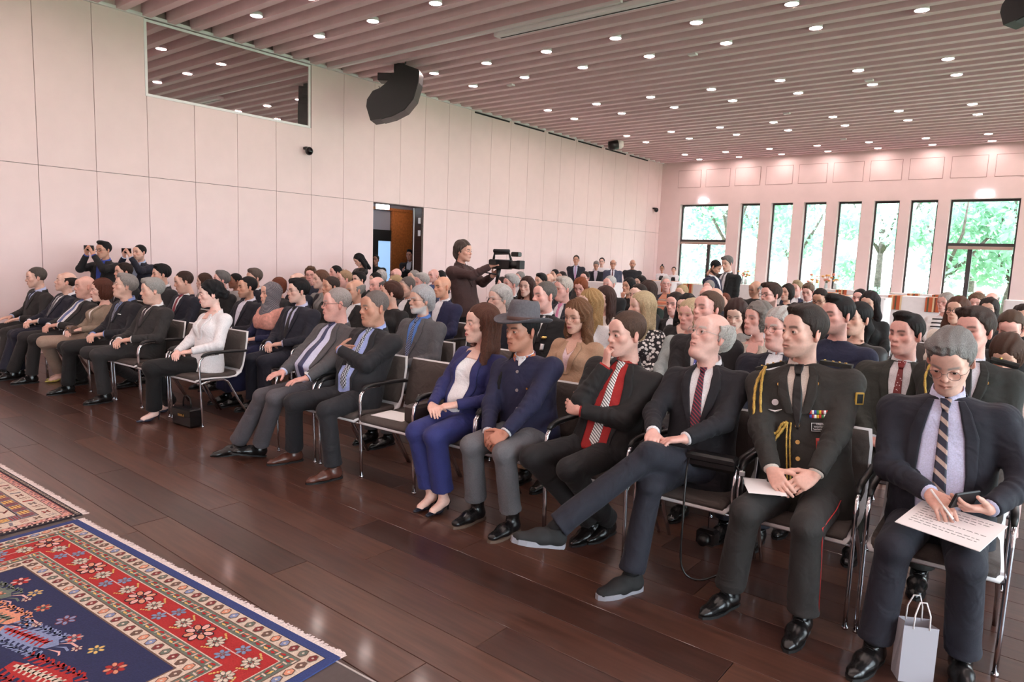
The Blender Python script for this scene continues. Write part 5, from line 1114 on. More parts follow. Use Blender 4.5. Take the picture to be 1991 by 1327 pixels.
# ------------------------------------------------------------------ people on their feet
def standing(px, py, pos, label, axis='y', rz=0., q=1, **kw):
    p = at_y(px, py, pos) if axis == 'y' else at_x(px, py, pos)
    s = min(max((p[2])/1.625, .86), 1.10); kw.setdefault('legs', 'flat')
    P = build_person(label, (p[0], p[1]), rz, None, s, q=q, hipz=.92, **kw); P.s = s; P.pos = p; return P
def stand_all():
    D = CR
    D['PH1'] = standing(197, 487, -10.75, 'man with glasses in dark suit filming with his phone by the wall', 'x', .55, arms='phone', hair='quiff', hc=BLK, tone=TAN_, jk=(34, 32, 36), sh=(60, 90, 190), tie=(50, 80, 180), glasses='rect', pitch=.05, yaw=.2, open=.02)
    D['PH2'] = standing(267, 492, -10.85, 'man in navy suit raising phone beside the man with glasses', 'x', .55, arms='phone', hair='crew', hc=BLK, tone=MID, jk=(38, 40, 62), sh=(190, 205, 235), tie=None, yaw=.2, open=.03, beard=((90, 66, 58), .3))
    D['TAB'] = standing(694, 506, -10.9, 'woman with dark hair in black dress reading a tablet at the wall', 'x', -.1, arms='look', sex='f', hair='long', hc=(28, 22, 26), tone=MID, jk=(28, 26, 28), out='top', pitch=.6, yaw=.15, slv=.55, tie=None)
    standing(729, 506, -12.2, 'man in black in the shaded left side of the doorway', 'x', .6, arms='down', hc=BLK, tone=(150, 104, 88), jk=(22, 21, 24), out='top', tie=None)
    standing(796, 497, -12.3, 'young man in dark suit with folded arms inside the doorway', 'x', .6, arms='crossed', hair='quiff', hc=BLK, tone=TAN_, jk=(38, 38, 44), sh=(205, 215, 232), tie=None, yaw=.2, open=.03)
    D['CAM'] = standing(908, 490, 6.6, 'cameraman with grey hair in dark maroon jacket operating a video camera', 'y', 1.75, q=0, arms='look', hair='bushy', hc=(92, 78, 72), tone=(222, 170, 150), jk=(96, 64, 62), tr=(36, 32, 33), out='suit', sh=(90, 62, 60), tie=None, yaw=.0, bw=1.1, ext=dict(W={-1: (-.10, -.40, 1.46), 1: (.02, -.36, 1.34)}, hd={-1: (.25, -.85, .45), 1: (.1, -.8, .6)}, hn={-1: (.6, -.2, -.5), 1: (-.9, -.1, .2)}, curl={-1: .5, 1: .7}))
    standing(1120, 506, 16.2, 'standing man in navy suit with pale tie by the far wall', 'y', .5, arms='clasp', hc=DBR, tone=TAN_, jk=(42, 44, 60), sh=(206, 212, 235), tie=(190, 150, 190), open=.02)
    standing(1159, 517, 16.8, 'grey haired man in navy suit standing at the draped table', 'y', .5, arms='clasp', hair='full', hc=LGR, tone=TAN_, jk=(38, 40, 54), sh=(232, 222, 240), tie=None, pitch=.35, open=.03)
    standing(1170, 510, 17.6, 'young waiter in white shirt behind grey haired man', 'y', .5, arms='down', hc=DBR, tone=PALE, jk=(240, 236, 240), out='shirt', tie=None, tr=DARK)
    standing(1192, 514, 16.6, 'bald man in blue grey suit with dark red tie standing', 'y', .5, arms='down', hair='sides', hc=DBR, tone=TAN_, jk=(86, 92, 118), sh=(232, 232, 240), tie=(120, 30, 44), open=.02, glasses='rect', bw=1.15)
    standing(1230, 514, 17.2, 'bald bearded man in black sweater standing near the wall', 'y', .5, arms='clasp', hair='bald', tone=TAN_, jk=(42, 42, 50), out='top', beard=((80, 60, 54), .6), brow=DBR, tie=None, bw=1.15)
    D['W1'] = standing(1287, 523, 21.3, 'waitress with top bun in white blouse and black apron', 'y', .4, arms='clasp', sex='f', hair='topbun', hc=BLK, tone=BRN, jk=(238, 232, 236), out='shirt', tie=None, tr=DARK); D['W2'] = standing(1310, 526, 21.4, 'shorter waitress with tied hair in white blouse and black apron', 'y', .4, arms='clasp', sex='f', hair='bun', hc=DBR, tone=MID, jk=(238, 232, 236), out='shirt', tie=None, tr=DARK)
    standing(1396, 521, 11.6, 'bearded man in navy suit bowing his head near the garden door', 'y', 1.5, arms='down', hair='crew', hc=BLK, tone=TAN_, jk=(48, 54, 88), sh=(240, 238, 242), tie=None, pitch=.5, yaw=-.1, beard=((40, 30, 30), .9), scalp=True)
    standing(1410, 513, 12.2, 'tall man in black suit and grey tie facing the bowing man', 'y', -.3, arms='down', hair='side', hc=GRY, tone=MID, jk=(30, 28, 31), sh=(236, 232, 236), tie=(110, 104, 112), pitch=.2, open=.04, bw=1.15)
stand_all()
# ------------------------------------------------------------------ things people wear and carry
GOLD = mat('gold_cord', (212, 172, 84), .4, .4, kind='noise', scale=200, amp=.25, bump=.4)
BRASS = mat('brass', (206, 176, 110), .25, 1.)
SILV = mat('silver', (205, 205, 210), .3, .9)
PAPER = mat('paper', (244, 240, 240), .7)
def on_torso(P, u, v, off=.004):
    pv, _ = P.patch([(v+.001, u-.001, u+.001), (v, u-.001, u+.001)], off, .001, 2); return pv[:4].mean(0)
def patch_part(P, name, rows, off, m, th=.004, cols=6, parent=None): return obj(name, mesh_from(name, *P.patch(rows, off, th, cols)), m, parent or P.root)
def buttons(P, spots, m, r=.009, name='button'):
    for u, v in spots:
        p = on_torso(P, u, v, .002); f = -P.ax[1]
        MB().tube([p-f*.004, p+f*.004], r, 10).build(name, m, P.root)
def dress():
    H = HERO; PB = BLACKP
    # officer
    P = H['OFF']
    buttons(P, [(0.0, v) for v in (.285, .215, .145, .075)], BRASS, .011)
    # shoulder boards
    for sd in (-1, 1):
        a = P.tp(sd*.085, .012, .565); b = P.tp(sd*.225, .012, .528); d = nrm(b-a); w_ = nrm(np.cross(d, A(0, 0, 1))); n_ = np.cross(w_, d)*(1 if np.cross(w_, d)[2] > 0 else -1)
        v = [a-w_*.024+n_*.012, a+w_*.024+n_*.012, b+w_*.026+n_*.026, b-w_*.026+n_*.026]; v = v+[p-n_*.02 for p in v]
        sbd = MB().add(v, [(0, 1, 2, 3), (7, 6, 5, 4), (0, 4, 5, 1), (1, 5, 6, 2), (2, 6, 7, 3), (3, 7, 4, 0)]).build('shoulder_board', cloth((52, 50, 46)), P.root)
        for t in (.12, .38, .58, .78): c = a+(b-a)*t+n_*(.014+.014*t); MB().sphere(c, (.0075, .0075, .0045), 8, 4).build('star', BRASS, sbd, True)
    sh = P.tp(-.17, -.02, .535); loops = []
    chest = on_torso(P, -.045, .30, .012)
    def cord(pts, r=.0065):
        Q = []; pts = [np.asarray(p) for p in pts]
        for i in range(len(pts)-1):
            p0, p1, p2, p3 = pts[max(i-1, 0)], pts[i], pts[i+1], pts[min(i+2, len(pts)-1)]
            for k in range(8):
                t = k/8; Q.append(.5*((2*p1)+(-p0+p2)*t+(2*p0-5*p1+4*p2-p3)*t*t+(-p0+3*p1-3*p2+p3)*t**3))
        Q.append(pts[-1]); rr = [r*(1+.22*math.sin(i*2.1)) for i in range(len(Q))]
        return MB().tube(Q, rr, 8)
    ot = lambda u, v, o=.012: on_torso(P, u, v, o)
    cord([sh+A(0, -.03, .02), P.tp(-.20, -.11, .47), P.tp(-.205, -.15, .36), P.tp(-.19, -.165, .26), P.tp(-.13, -.175, .21), ot(-.09, .24, .02), chest], .008).build('gold_cord', GOLD, P.root, True)
    cord([sh+A(0, -.03, .02), P.tp(-.17, -.13, .47), P.tp(-.17, -.155, .34), P.tp(-.14, -.165, .27), ot(-.10, .25, .02), ot(-.07, .29, .02), chest], .007).build('gold_cord', GOLD, P.root, True)
    for du in (0, .016): cord([chest+A(du, 0, 0), ot(-.05+du, .22, .014), ot(-.05+du, .12, .014), ot(-.048+du, .05+.02*du, .014)], .0045).build('gold_tassel', GOLD, P.root, True)
    # medals, ribbons, badges on his left breast
    cols_ = [(190, 40, 40), (240, 235, 230), (50, 70, 150), (60, 130, 70), (225, 180, 60), (150, 40, 60), (235, 235, 235), (40, 90, 160), (190, 60, 50), (70, 140, 90)]
    for k in range(10): patch_part(P, 'ribbon', [(.352, .055+.0105*k, .0650+.0105*k), (.335, .055+.0105*k, .0650+.0105*k)], .008, mat('ribbon_%d' % (k % 7), cols_[k % 7], .7), .003, 2)
    for k in range(10): patch_part(P, 'ribbon', [(.333, .055+.0105*k, .0650+.0105*k), (.318, .055+.0105*k, .0650+.0105*k)], .008, mat('ribbon_%d' % ((k*3+2) % 7), cols_[(k*3+2) % 7], .7), .003, 2)
    tagp = patch_part(P, 'name_tag', [(.300, .062, .142), (.262, .062, .142)], .008, mat('tag_black', (22, 20, 22), .4), .003, 4)
    for rr in ([(.2985, .064, .140), (.2965, .064, .140)], [(.2655, .064, .140), (.2635, .064, .140)], [(.2985, .064, .0655), (.2635, .064, .0655)], [(.2985, .1385, .140), (.2635, .1385, .140)]): patch_part(P, 'tag_border', rr, .0118, mat('lettering_white', (235, 235, 235), .6), .001, 2, tagp)
    def text_on(P, s, u, v, size, m, parent, off=.0125):
        cu = bpy.data.curves.new('lettering', 'FONT'); cu.body = s; cu.size = size; cu.align_x = 'CENTER'; cu.extrude = .0003
        o = bpy.data.objects.new('lettering_curve', cu); COL.objects.link(o); p = on_torso(P, u, v, off)
        R = Matrix((P.ax[0], P.ax[2], -P.ax[1])).transposed()
        me = bpy.data.meshes.new_from_object(o); bpy.data.objects.remove(o); me.name = 'lettering'; me.materials.clear()
        obj('lettering', me, m, parent, Matrix.Translation(Vector(p)) @ R.to_4x4())
    lw = mat('lettering_white', (235, 235, 235), .6)
    for s_, v in (('Oberst', .2895), ('Ahmad Safarov', .279), ('Aserbaidschan', .2685)): text_on(P, s_, .102, v, .0115, lw, tagp)
    b = patch_part(P, 'unit_badge', [(.235, .082, .122), (.19, .082, .122), (.165, .094, .110)], .008, mat('badge_red', (170, 52, 44), .5), .004, 5); patch_part(P, 'badge_centre', [(.222, .090, .114), (.195, .090, .114)], .013, mat('badge_blue', (70, 90, 110), .5), .004, 4, b)
    MB().lathe([(0, .0), (.016, 0), (.016, .004), (0, .004)], 16).build('round_badge', SILV, P.root, mw=Matrix.Translation(Vector(on_torso(P, -.105, .385, .008))) @ Matrix((P.ax[0], P.ax[2], -P.ax[1])).transposed().to_4x4())
    w_ = MB()
    for sd in (-1, 1): 
        p0 = on_torso(P, -.105, .345, .010); w_.tube([p0, p0+P.ax[0]*sd*.015+P.ax[2]*.004, p0+P.ax[0]*sd*.032+P.ax[2]*.010], [.006, .005, .002], 6)
    w_.build('wing_badge', SILV, P.root)
    for sd in (-1, 1): buttons(P, [(sd*.088, .465)], BRASS, .010, 'collar_badge')
    ap = P.sh[1]+(P.E[1]-P.sh[1])*.28; o_ = nrm(np.cross(P.E[1]-P.sh[1], A(0, 1, 0))); o_ = o_*(1 if o_[0] > 0 else -1)
    c_ = ap+nrm(o_+A(0, -.75, 0))*.082; bdg = MB().box((-.021, -.004, -.03), (.021, .004, .03), .003).build('arm_badge', mat('badge_gold', (190, 150, 60), .5), P.root, mw=Matrix.Translation(Vector(c_)) @ Matrix.Rotation(.75, 4, 'Z')); MB().box((-.014, -.007, -.022), (.014, -.004, .022)).build('badge_field', MATS['tag_black'], bdg)
    MB().tube([P.W[1]+nrm(P.E[1]-P.W[1])*.012+.0*A(1, 0, 0), P.W[1]+nrm(P.E[1]-P.W[1])*.034], .036, 16).build('watch_band', BLACKP, P.root, True)
    # red piping on his left trouser leg
    red = mat('red_piping', (170, 40, 40), .7); hp = A(.088, 0, .537); K = P.K[1]; An = P.An[1]
    MB().tube([hp+A(.09, -.05, .04), hp+(K-hp)*.5+A(.086, -.02, .03), K+A(.066, -.028, .02), K+(An-K)*.3+A(.066, -.006, 0), K+(An-K)*.94+A(.069, -.004, 0)], .0028, 6).build('trouser_piping', red, P.root, True)
    # naval officer and young officer badges
    P = CR['NAV']; patch_part(P, 'wing_badge', [(.39, .06, .12), (.365, .07, .11)], .010, BRASS, .006, 4); patch_part(P, 'round_badge', [(.33, .072, .102), (.28, .072, .102)], .010, SILV, .005, 4)
    P = CR['YOFF']; buttons(P, [(.085, .45), (-.085, .45)], BRASS, .012, 'collar_badge')
    a = P.tp(.09, .012, .562); b = P.tp(.22, .012, .53); MB().tube([a+A(0, 0, .008), b+A(0, 0, .02)], .018, 8).build('shoulder_board', cloth((46, 44, 40)), P.root); MB().sphere(a+(b-a)*.35+A(0, 0, .032), .009, 8, 5).build('star', BRASS, P.root)
    cord([P.tp(-.18, -.02, .54), P.tp(-.2, -.12, .44), P.tp(-.16, -.15, .32), P.tp(-.06, -.14, .34)], .007).build('gold_cord', GOLD, P.root, True)
    CR['cordf'] = cord
    # hat, collar embroidery, buttons, braid, bracelet of the man in the hat
    P = H['HAT']; felt = mat('grey_felt', (98, 94, 100), .9, kind='noise', scale=90, amp=.12, bump=.15); hm = P.HM @ Matrix.Translation((0, .008, .058)) @ Matrix.Rotation(-.06, 4, 'X')
    m = MB(); n = 40; rings = [(.0, .012), (.092, .004), (.108, 0), (.135, .002), (.165, .010), (.178, .020), (.179, .024), (.165, .015), (.135, .007), (.100, .010), (.099, .06), (.093, .108), (.082, .130), (.05, .130), (.0, .116)]
    v = []
    for r, z in rings:
        for k in range(n):
            a = 2*PI*k/n; x, y = r*math.cos(a)*.90, r*math.sin(a)*1.06
            zz = z
            if r > .11: zz += .016*math.cos(2*a)*(r-.10)/.08-.012*(math.sin(a) < 0)*abs(math.sin(a))*(r-.1)/.08
            if z > .10: zz -= .016*math.exp(-(x/.03)**2)*(1 if y > -.08 else .5); x *= 1-.22*max(0, -y/.1)*(z > .06)
            v.append((x, y, zz))
    f = [(i*n+k, i*n+(k+1) % n, (i+1)*n+(k+1) % n, (i+1)*n+k) for i in range(len(rings)-1) for k in range(n)]
    hat = obj('hat', mesh_from('hat', v, f), felt, P.root, hm)
    m = MB().lathe([(.1005, .008), (.1015, .012), (.1005, .030), (.098, .034)], 36, sxy=(.905, 1.065)); m.build('hat_band', mat('brown_leather', (84, 56, 50), .5), hat, True)
    mk = MB()
    for k in range(5): mk.tube([(.088+.002*math.sin(k), -.05+.018*k, .022+.005*(-1)**k), (.093, -.04+.018*k, .022-.005*(-1)**k)], .004, 6)
    mk.build('hat_knot', mat('brown_leather', (84, 56, 50), .5), hat, True)
    emb = mat('embroidery', (60, 84, 150), .8, kind='floral', scale=90, rgb2=(206, 120, 60))
    obj('collar_band', mesh_from('collar_band', *P.band(.076, .068, -.012, .036, .75, .02, cy=-.002, th=.006)), emb, P.root); obj('shirt_collar', mesh_from('shirt_collar', *P.band(.066, .060, -.008, .044, .2, .024, cy=-.004)), cloth((238, 236, 240)), P.root)
    patch_part(P, 'shirt', [(.565, -.012, .05), (.54, -.006, .045), (.50, .010, .016)], .006, cloth((238, 236, 240)))
    buttons(P, [(.012, v) for v in (.46, .33, .20, .08)], SILV, .010); buttons(P, [(.085, .34)], BRASS, .007, 'pin')
    br = [P.hc+P.R@A(-.06, .045, -.06), P.tp(-.105, -.05, .50), P.tp(-.13, -.105, .42), P.tp(-.14, -.12, .32)]
    cord(br, .012).build('braid', hairmat((24, 20, 22)), P.root, True)
    MB().tube([P.W[1]+nrm(P.E[1]-P.W[1])*.0, P.W[1]+nrm(P.E[1]-P.W[1])*.022], .0335, 16).build('bracelet', SILV, P.root)
    # watch of the man with stretched legs
    P = H['GR']; d = nrm(P.E[1]-P.W[1]); MB().tube([P.W[1]+d*.0, P.W[1]+d*.018], .034, 16).build('watch_band', BLACKP, P.root, True); MB().tube([P.W[1]+d*.009+A(0, -.01, .03), P.W[1]+d*.009+A(0, -.012, .042)], .018, 14).build('watch_face', mat('watch_white', (230, 228, 225), .2), P.root)
    # pocket squares and pins
    for k in ('F5',): patch_part(H[k], 'pocket_square', [(.385, .075, .115), (.375, .073, .117)], .007, PAPER, .003, 3)
    buttons(H['WRI'], [(.105, .40)], SILV, .010, 'pin'); buttons(CR['BRD'], [(.10, .42)], BRASS, .006, 'pin')
    P = CR['NSH']; patch_part(P, 'embroidered_mark', [(.33, .075, .085), (.315, .070, .092), (.30, .078, .086)], .005, GOLD, .002, 3)
    # feet in low shoes
    for k in ('BLU', 'WH', 'F4'):
        P = H[k]; Pr = []
        for sd in (-1, 1):
            An = P.An[sd]; Kk = P.K[sd]; fw = A(-math.sin(P.ft[sd][0]), -math.cos(P.ft[sd][0]), 0); Pr += [cone(An+nrm(Kk-An)*.10, An+A(0, 0, -.02), .034, .029, .02), cone(An+A(0, .01, -.03), An+fw*.10+A(0, 0, -.068), .03, .026, .03)]
        vs_, fs_ = solid(Pr, .006); me = mesh_from('feet', vs_, fs_); colour_mesh(me, np.tile(np.array(lin(P.c['tone'])), (len(vs_), 1)))
        for sd in (-1,): obj('feet', me, SKIN, P.root)
    # headscarf and shawl
    P = CR['HIJ']; sc = mat('scarf_grey', (128, 122, 126), .85, kind='check', scale=90, rgb2=(84, 80, 88)); pk = mat('shawl_pink', (226, 160, 146), .9, kind='noise', scale=40, amp=.15, bump=.3)
    def post(V, g):
        x, y, z = g[..., 0], g[..., 1], g[..., 2]; face = np.sqrt((x/.052)**2+((z+.018)/.082)**2)-1
        return np.maximum(V-.0025*np.sin(z*60+x*30+y*40), -np.maximum(face*.05, y+.045))
    sv = solid([ell((0, .02, .035), (.096, .110, .100), .03), ell((0, .01, -.04), (.094, .095, .10), .04), cone((0, .0, -.10), (0, -.01, -.20), .085, .11, .04)], .006, post)
    obj('headscarf', mesh_from('headscarf', *sv), sc, P.root, P.HM)
    sv = solid([loft(P.H, P.ax, [(a, r+.022, q+.024, c) for a, r, q, c in P.secs if a > .24*P.sz], .04, .004)]+[ell(P.tp(sd*.07, -.088, .37), (.082, .078, .085), .06) for sd in (-1, 1)]+[ell(P.sh[sd]+A(0, 0, -.01), (.088, .088, .10), .06) for sd in (-1, 1)], .012)
    shw = obj('shawl', mesh_from('shawl', *sv), pk, P.root)
    # striped jumpers as bands
    P = CR['STRP']
    for k in range(7): patch_part(P, 'stripe', [(.50-.055*k, -.15, .15), (.482-.055*k, -.15, .15)], .004, cloth((40, 36, 44)), .003, 10)
    P = CR['STR']
    for k in range(6): patch_part(P, 'stripe', [(.45-.05*k, -.10, .10), (.432-.05*k, -.10, .10)], .006, cloth(((186, 176, 170), (226, 120, 90))[k % 2]), .003, 6)
    for k in ('W1', 'W2'): patch_part(CR[k], 'apron', [(.44, -.06, .06), (.36, -.08, .08), (.15, -.10, .10), (-.05, -.12, .12)], .006, cloth((28, 26, 28)), .004, 8)
dress()
def carried():
    H = HERO; ph = mat('phone_glass', (18, 18, 20), .12)
    def box_obj(name, label, cat, size, M, m, bev=.003):
        a = tuple(-s/2 for s in size); b = tuple(s/2 for s in size); o = MB().box(a, b, bev).build(name, m, mw=M); return tag(o, label, cat)
    def world(P, p): return P.root.matrix_basis @ Vector(tuple(map(float, p)))
    for k, who in (('PH1', 'man with glasses by the wall'), ('PH2', 'navy suit man by the wall')):
        P = CR[k]; c = (P.W[-1]+P.W[1])/2+A(0, -.02, .10); o = thing('phone', 'black phone held up by the '+who, 'phone', tuple(world(P, c)), P.root.rotation_euler[2])
        MB().box((-.075, -.005, -.037), (.075, .005, .037), .004).build('case', ph, o); MB().box((-.070, .005, -.033), (.070, .0062, .033)).build('screen', mat('phone_screen', (60, 62, 70), .1), o)
    P = CR['TAB']; c = (P.W[-1]+P.W[1])/2+A(0, -.09, .06); o = thing('tablet', 'dark tablet held by the woman in black at the wall', 'tablet', tuple(world(P, c)), -.1); t = MB().box((-.08, -.12, -.005), (.08, .12, .005), .003); t.build('case', ph, o, mw=Matrix.Rotation(-.6, 4, 'X')); MB().box((-.07, -.11, .005), (.07, .11, .006)).build('screen', MATS['phone_screen'], o, mw=Matrix.Rotation(-.6, 4, 'X'))
    # papers
    P = H['OFF']; c = world(P, (-.13, -.30, .612)); o = tag(MB().box((-.085, -.115, 0), (.085, .115, .002)).build('paper_sheet', PAPER, mw=Matrix.Translation(c) @ Matrix.Rotation(.5, 4, 'Z')), 'white sheet under the officer clasped hands', 'paper')
    P = H['WRI']; c = world(P, (.05, -.40, .655)); pr = thing('paper_sheet', 'printed white sheets the grey haired man writes on', 'paper', tuple(c), -.35)
    MB().box((-.16, -.105, 0), (.16, .105, .003)).build('sheets', PAPER, pr, mw=Matrix.Rotation(.30, 4, 'X')); r = random.Random(5)
    tx = MB()
    for k in range(9):
        x = -.13
        while x < .12:
            w_ = r.uniform(.008, .03); tx.box((x, .078-.017*k, .0031), (min(x+w_, .135), .081-.017*k, .0034)); x += w_+.006
            if r.random() < .06: break
    tx.build('printed_lines', mat('print_grey', (120, 118, 122), .8), pr, mw=Matrix.Rotation(.30, 4, 'X'))['kind'] = 'stuff'
    hp = P.W[-1]+nrm(P.hd[-1])*.10; c = world(P, hp); pen = thing('pen', 'white ballpoint pen in the writing hand', 'pen', tuple(c)); d = nrm(A(-.55, .25, .55)); MB().tube([-d*.05, d*.085], .0045, 8).build('barrel', PAPER, pen, True); MB().tube([-d*.065, -d*.05], [.001, .0045], 8).build('tip', SILV, pen, True)
    hp = P.W[1]+nrm(P.hd[1])*.09+nrm(P.hn[1])*.035; c = world(P, hp); o = thing('phone', 'black phone in the left hand of the writing man', 'phone', tuple(c), -.5); MB().box((-.005, -.07, -.036), (.005, .07, .036), .004).build('case', mat('phone_back', (20, 19, 22), .55), o, mw=Matrix.Rotation(.35, 4, 'Y')); MB().box((-.0062, -.065, -.032), (-.005, .065, .032)).build('screen', MATS['phone_screen'], o, mw=Matrix.Rotation(.35, 4, 'Y'))
    c = chair('empty armchair with a paper between dark suit man and royal blue suit woman', -3.63, rowy(-3.63), ROWA, 'audience chairs')
    tag(MB().box((-.15, -.105, 0), (.15, .105, .002)).build('paper_sheet', PAPER, mw=Matrix.Translation((-3.66, rowy(-3.63)-.10, .480)) @ Matrix.Rotation(.1, 4, 'Z')), 'white sheet lying on the empty front row chair', 'paper')
    chair('empty armchair between silver haired man and woman in white blazer', -6.84, rowy(-6.84), ROWA, 'audience chairs')
    for X, row, lab in ((-1.05, 4.3, 'empty armchair behind the olive green suit man'), (-.75, 5.3, 'empty armchair behind the cream cardigan row'), (-1.25, 6.6, 'empty armchair before the striped top woman'), (-3.75, 2., 'empty armchair behind the empty chair with paper')): chair(lab, X, rowy(X, row), ROWA)
    # binocular bag with strap on the old man's lap
    P = H['OLD']; c = world(P, (.15, -.25, .665)); b = thing('shoulder_bag', 'small black leather bag with long strap on the old man lap', 'bag', tuple(c), .1); MB().box((-.12, -.04, -.035), (.12, .04, .04), .018).build('body', BLACK_L, b); MB().box((-.121, -.046, .0), (.121, .041, .044), .012).build('flap', BLACK_L, b)
    def strap(pts, r, m, par): 
        return CR['cordf'](pts, r).build('strap', m, par, True)
    strap([(-.11, -.02, .02), (-.085, -.13, -.05), (-.07, -.18, -.25), (-.06, -.18, -.50), (.02, -.15, -.56), (.14, -.1, -.50)], .0055, BLACK_L, b)
    strap([(.12, -.0, .0), (.17, -.07, -.03), (.18, -.085, -.12), (.165, -.06, -.2)], .006, BLACK_L, b); MB().box((.155, -.075, -.02), (.18, -.062, .004), .002).build('buckle', SILV, b)
    p = at_z(1362, 1040, .22); c2 = thing('camera_case', 'small black camera hanging under the old man chair', 'camera', (p[0]+.02, p[1]+.05, .20)); MB().box((-.05, -.035, -.045), (.05, .035, .045), .014).build('body', BLACK_L, c2); MB().tube([(0, -.03, 0), (0, -.075, -.005)], [.032, .028], 14).build('lens', BLACKP, c2, True); MB().tube([(0, 0, .04), (0, .0, .2)], .003, 6).build('strap', BLACK_L, c2)
    # gift bag
    p = at_z(1772, 1318, 0); g = thing('gift_bag', 'silver grey paper gift bag with string handles between the feet of writing man', 'bag', (p[0], p[1], 0), .5)
    gm = mat('grey_paper', (176, 174, 182), .55); w2, d2, h2 = .065, .04, .24
    v = [(-w2, -d2, 0), (w2, -d2, 0), (w2, d2, 0), (-w2, d2, 0), (-w2, -d2, h2), (w2, -d2, h2), (w2, d2, h2), (-w2, d2, h2), (-w2*.72, 0, h2), (w2*.72, 0, h2), (-w2, 0, 0), (w2, 0, 0)]
    MB().add(v, [(0, 3, 2, 1), (0, 1, 5, 4), (2, 3, 7, 6), (1, 11, 9, 5), (11, 2, 6, 9), (3, 10, 8, 7), (10, 0, 4, 8)]).build('paper_body', gm, g)
    for y in (-d2, d2): MB().tube([(-.03, y, h2-.01), (-.028, y, h2+.05), (-.012, y*.8, h2+.10), (.012, y*.8, h2+.10), (.028, y, h2+.05), (.03, y, h2-.01)], .003, 6).build('handle', PAPER, g, True)
    # handbag
    p = at_z(352, 830, 0); b = thing('handbag', 'black leather handbag with gold lock beside the white blazer woman', 'bag', (p[0], p[1]+.06, 0), .1); MB().box((-.14, -.06, 0), (.14, .06, .17), .02).build('body', BLACK_L, b); MB().box((-.142, -.064, .09), (.142, .062, .175), .014).build('flap', BLACK_L, b)
    MB().tube([(-.06, 0, .16), (-.06, 0, .22), (-.045, 0, .265), (0, 0, .285), (.045, 0, .265), (.06, 0, .22), (.06, 0, .16)], .008, 8).build('handle', BLACK_L, b, True); lk = MB().box((-.035, -.072, .10), (.035, -.064, .125), .002); lk.build('lock', BRASS, b)
    MB().tube([(.05, -.068, .1125+.012), (.038, -.07, .1125), (.05, -.068, .1125-.012), (.062, -.07, .1125)], .004, 6, closed=True).build('ring', BRASS, b, True)
    P = H['BLU']; c = world(P, (-.30, -.10, .56)); b = thing('handbag', 'dark leather handbag tucked beside the royal blue suit woman', 'bag', tuple(c)); MB().box((-.05, -.13, -.075), (.05, .13, .06), .02).build('body', mat('dark_bag', (58, 48, 46), .4), b); MB().tube([(0, -.07, .05), (0, -.05, .12), (0, .05, .12), (0, .07, .05)], .007, 8).build('handle', MATS['dark_bag'], b, True)
    P = H['F4']; c = world(P, (-.02, -.26, .665)); b = thing('clutch', 'small brown clutch with gold clasp in the beige blazer woman lap', 'bag', tuple(c)); MB().box((-.08, -.04, -.04), (.08, .04, .05), .016).build('body', mat('brown_bag', (86, 62, 50), .45), b); MB().box((-.02, -.046, .02), (.02, -.04, .035)).build('clasp', BRASS, b)
    # video camera with monopod
    P = CR['CAM']; c = world(P, (-.03, -.50, 1.50)); v = thing('video_camera', 'black shoulder video camera held by the cameraman', 'camera', tuple(c), P.root.rotation_euler[2])
    k = MB().box((-.055, -.15, -.07), (.055, .14, .05), .012); k.build('body', BLACKP, v); MB().tube([(0, -.14, -.01), (0, -.20, -.01), (0, -.27, -.01)], [.045, .05, .056], 18).build('lens', BLACKP, v, True)
    MB().box((-.065, -.31, -.06), (.065, -.265, .045), .006).build('lens_hood', MATS['near_black'], v); h_ = MB(); h_.tube([(0, .10, .05), (0, .09, .12), (0, -.12, .13), (0, -.15, .05)], .016, 8); h_.build('carry_handle', BLACKP, v, True)
    MB().tube([(.0, .10, .155), (.0, -.12, .155)], .024, 12).build('microphone', MATS['near_black'], v, True); MB().box((-.04, -.27, .09), (.05, -.17, .15), .01).build('top_light', BLACKP, v); MB().box((-.12, .0, -.02), (-.055, .09, .05), .006).build('side_screen', BLACKP, v)
    MB().tube([(0, .02, -.07), (0, .03, -.16), (0, .05, -.24)], [.03, .022, .018], 10).build('grip', BLACKP, v, True); MB().tube([(0, .05, -.24), (0, .05, -1.5)], .012, 10).build('monopod', BLACKP, v, True); MB().tube([(0, .06, -.14), (0, .42, -.10)], .009, 8).build('pan_bar', BLACKP, v, True)
carried()
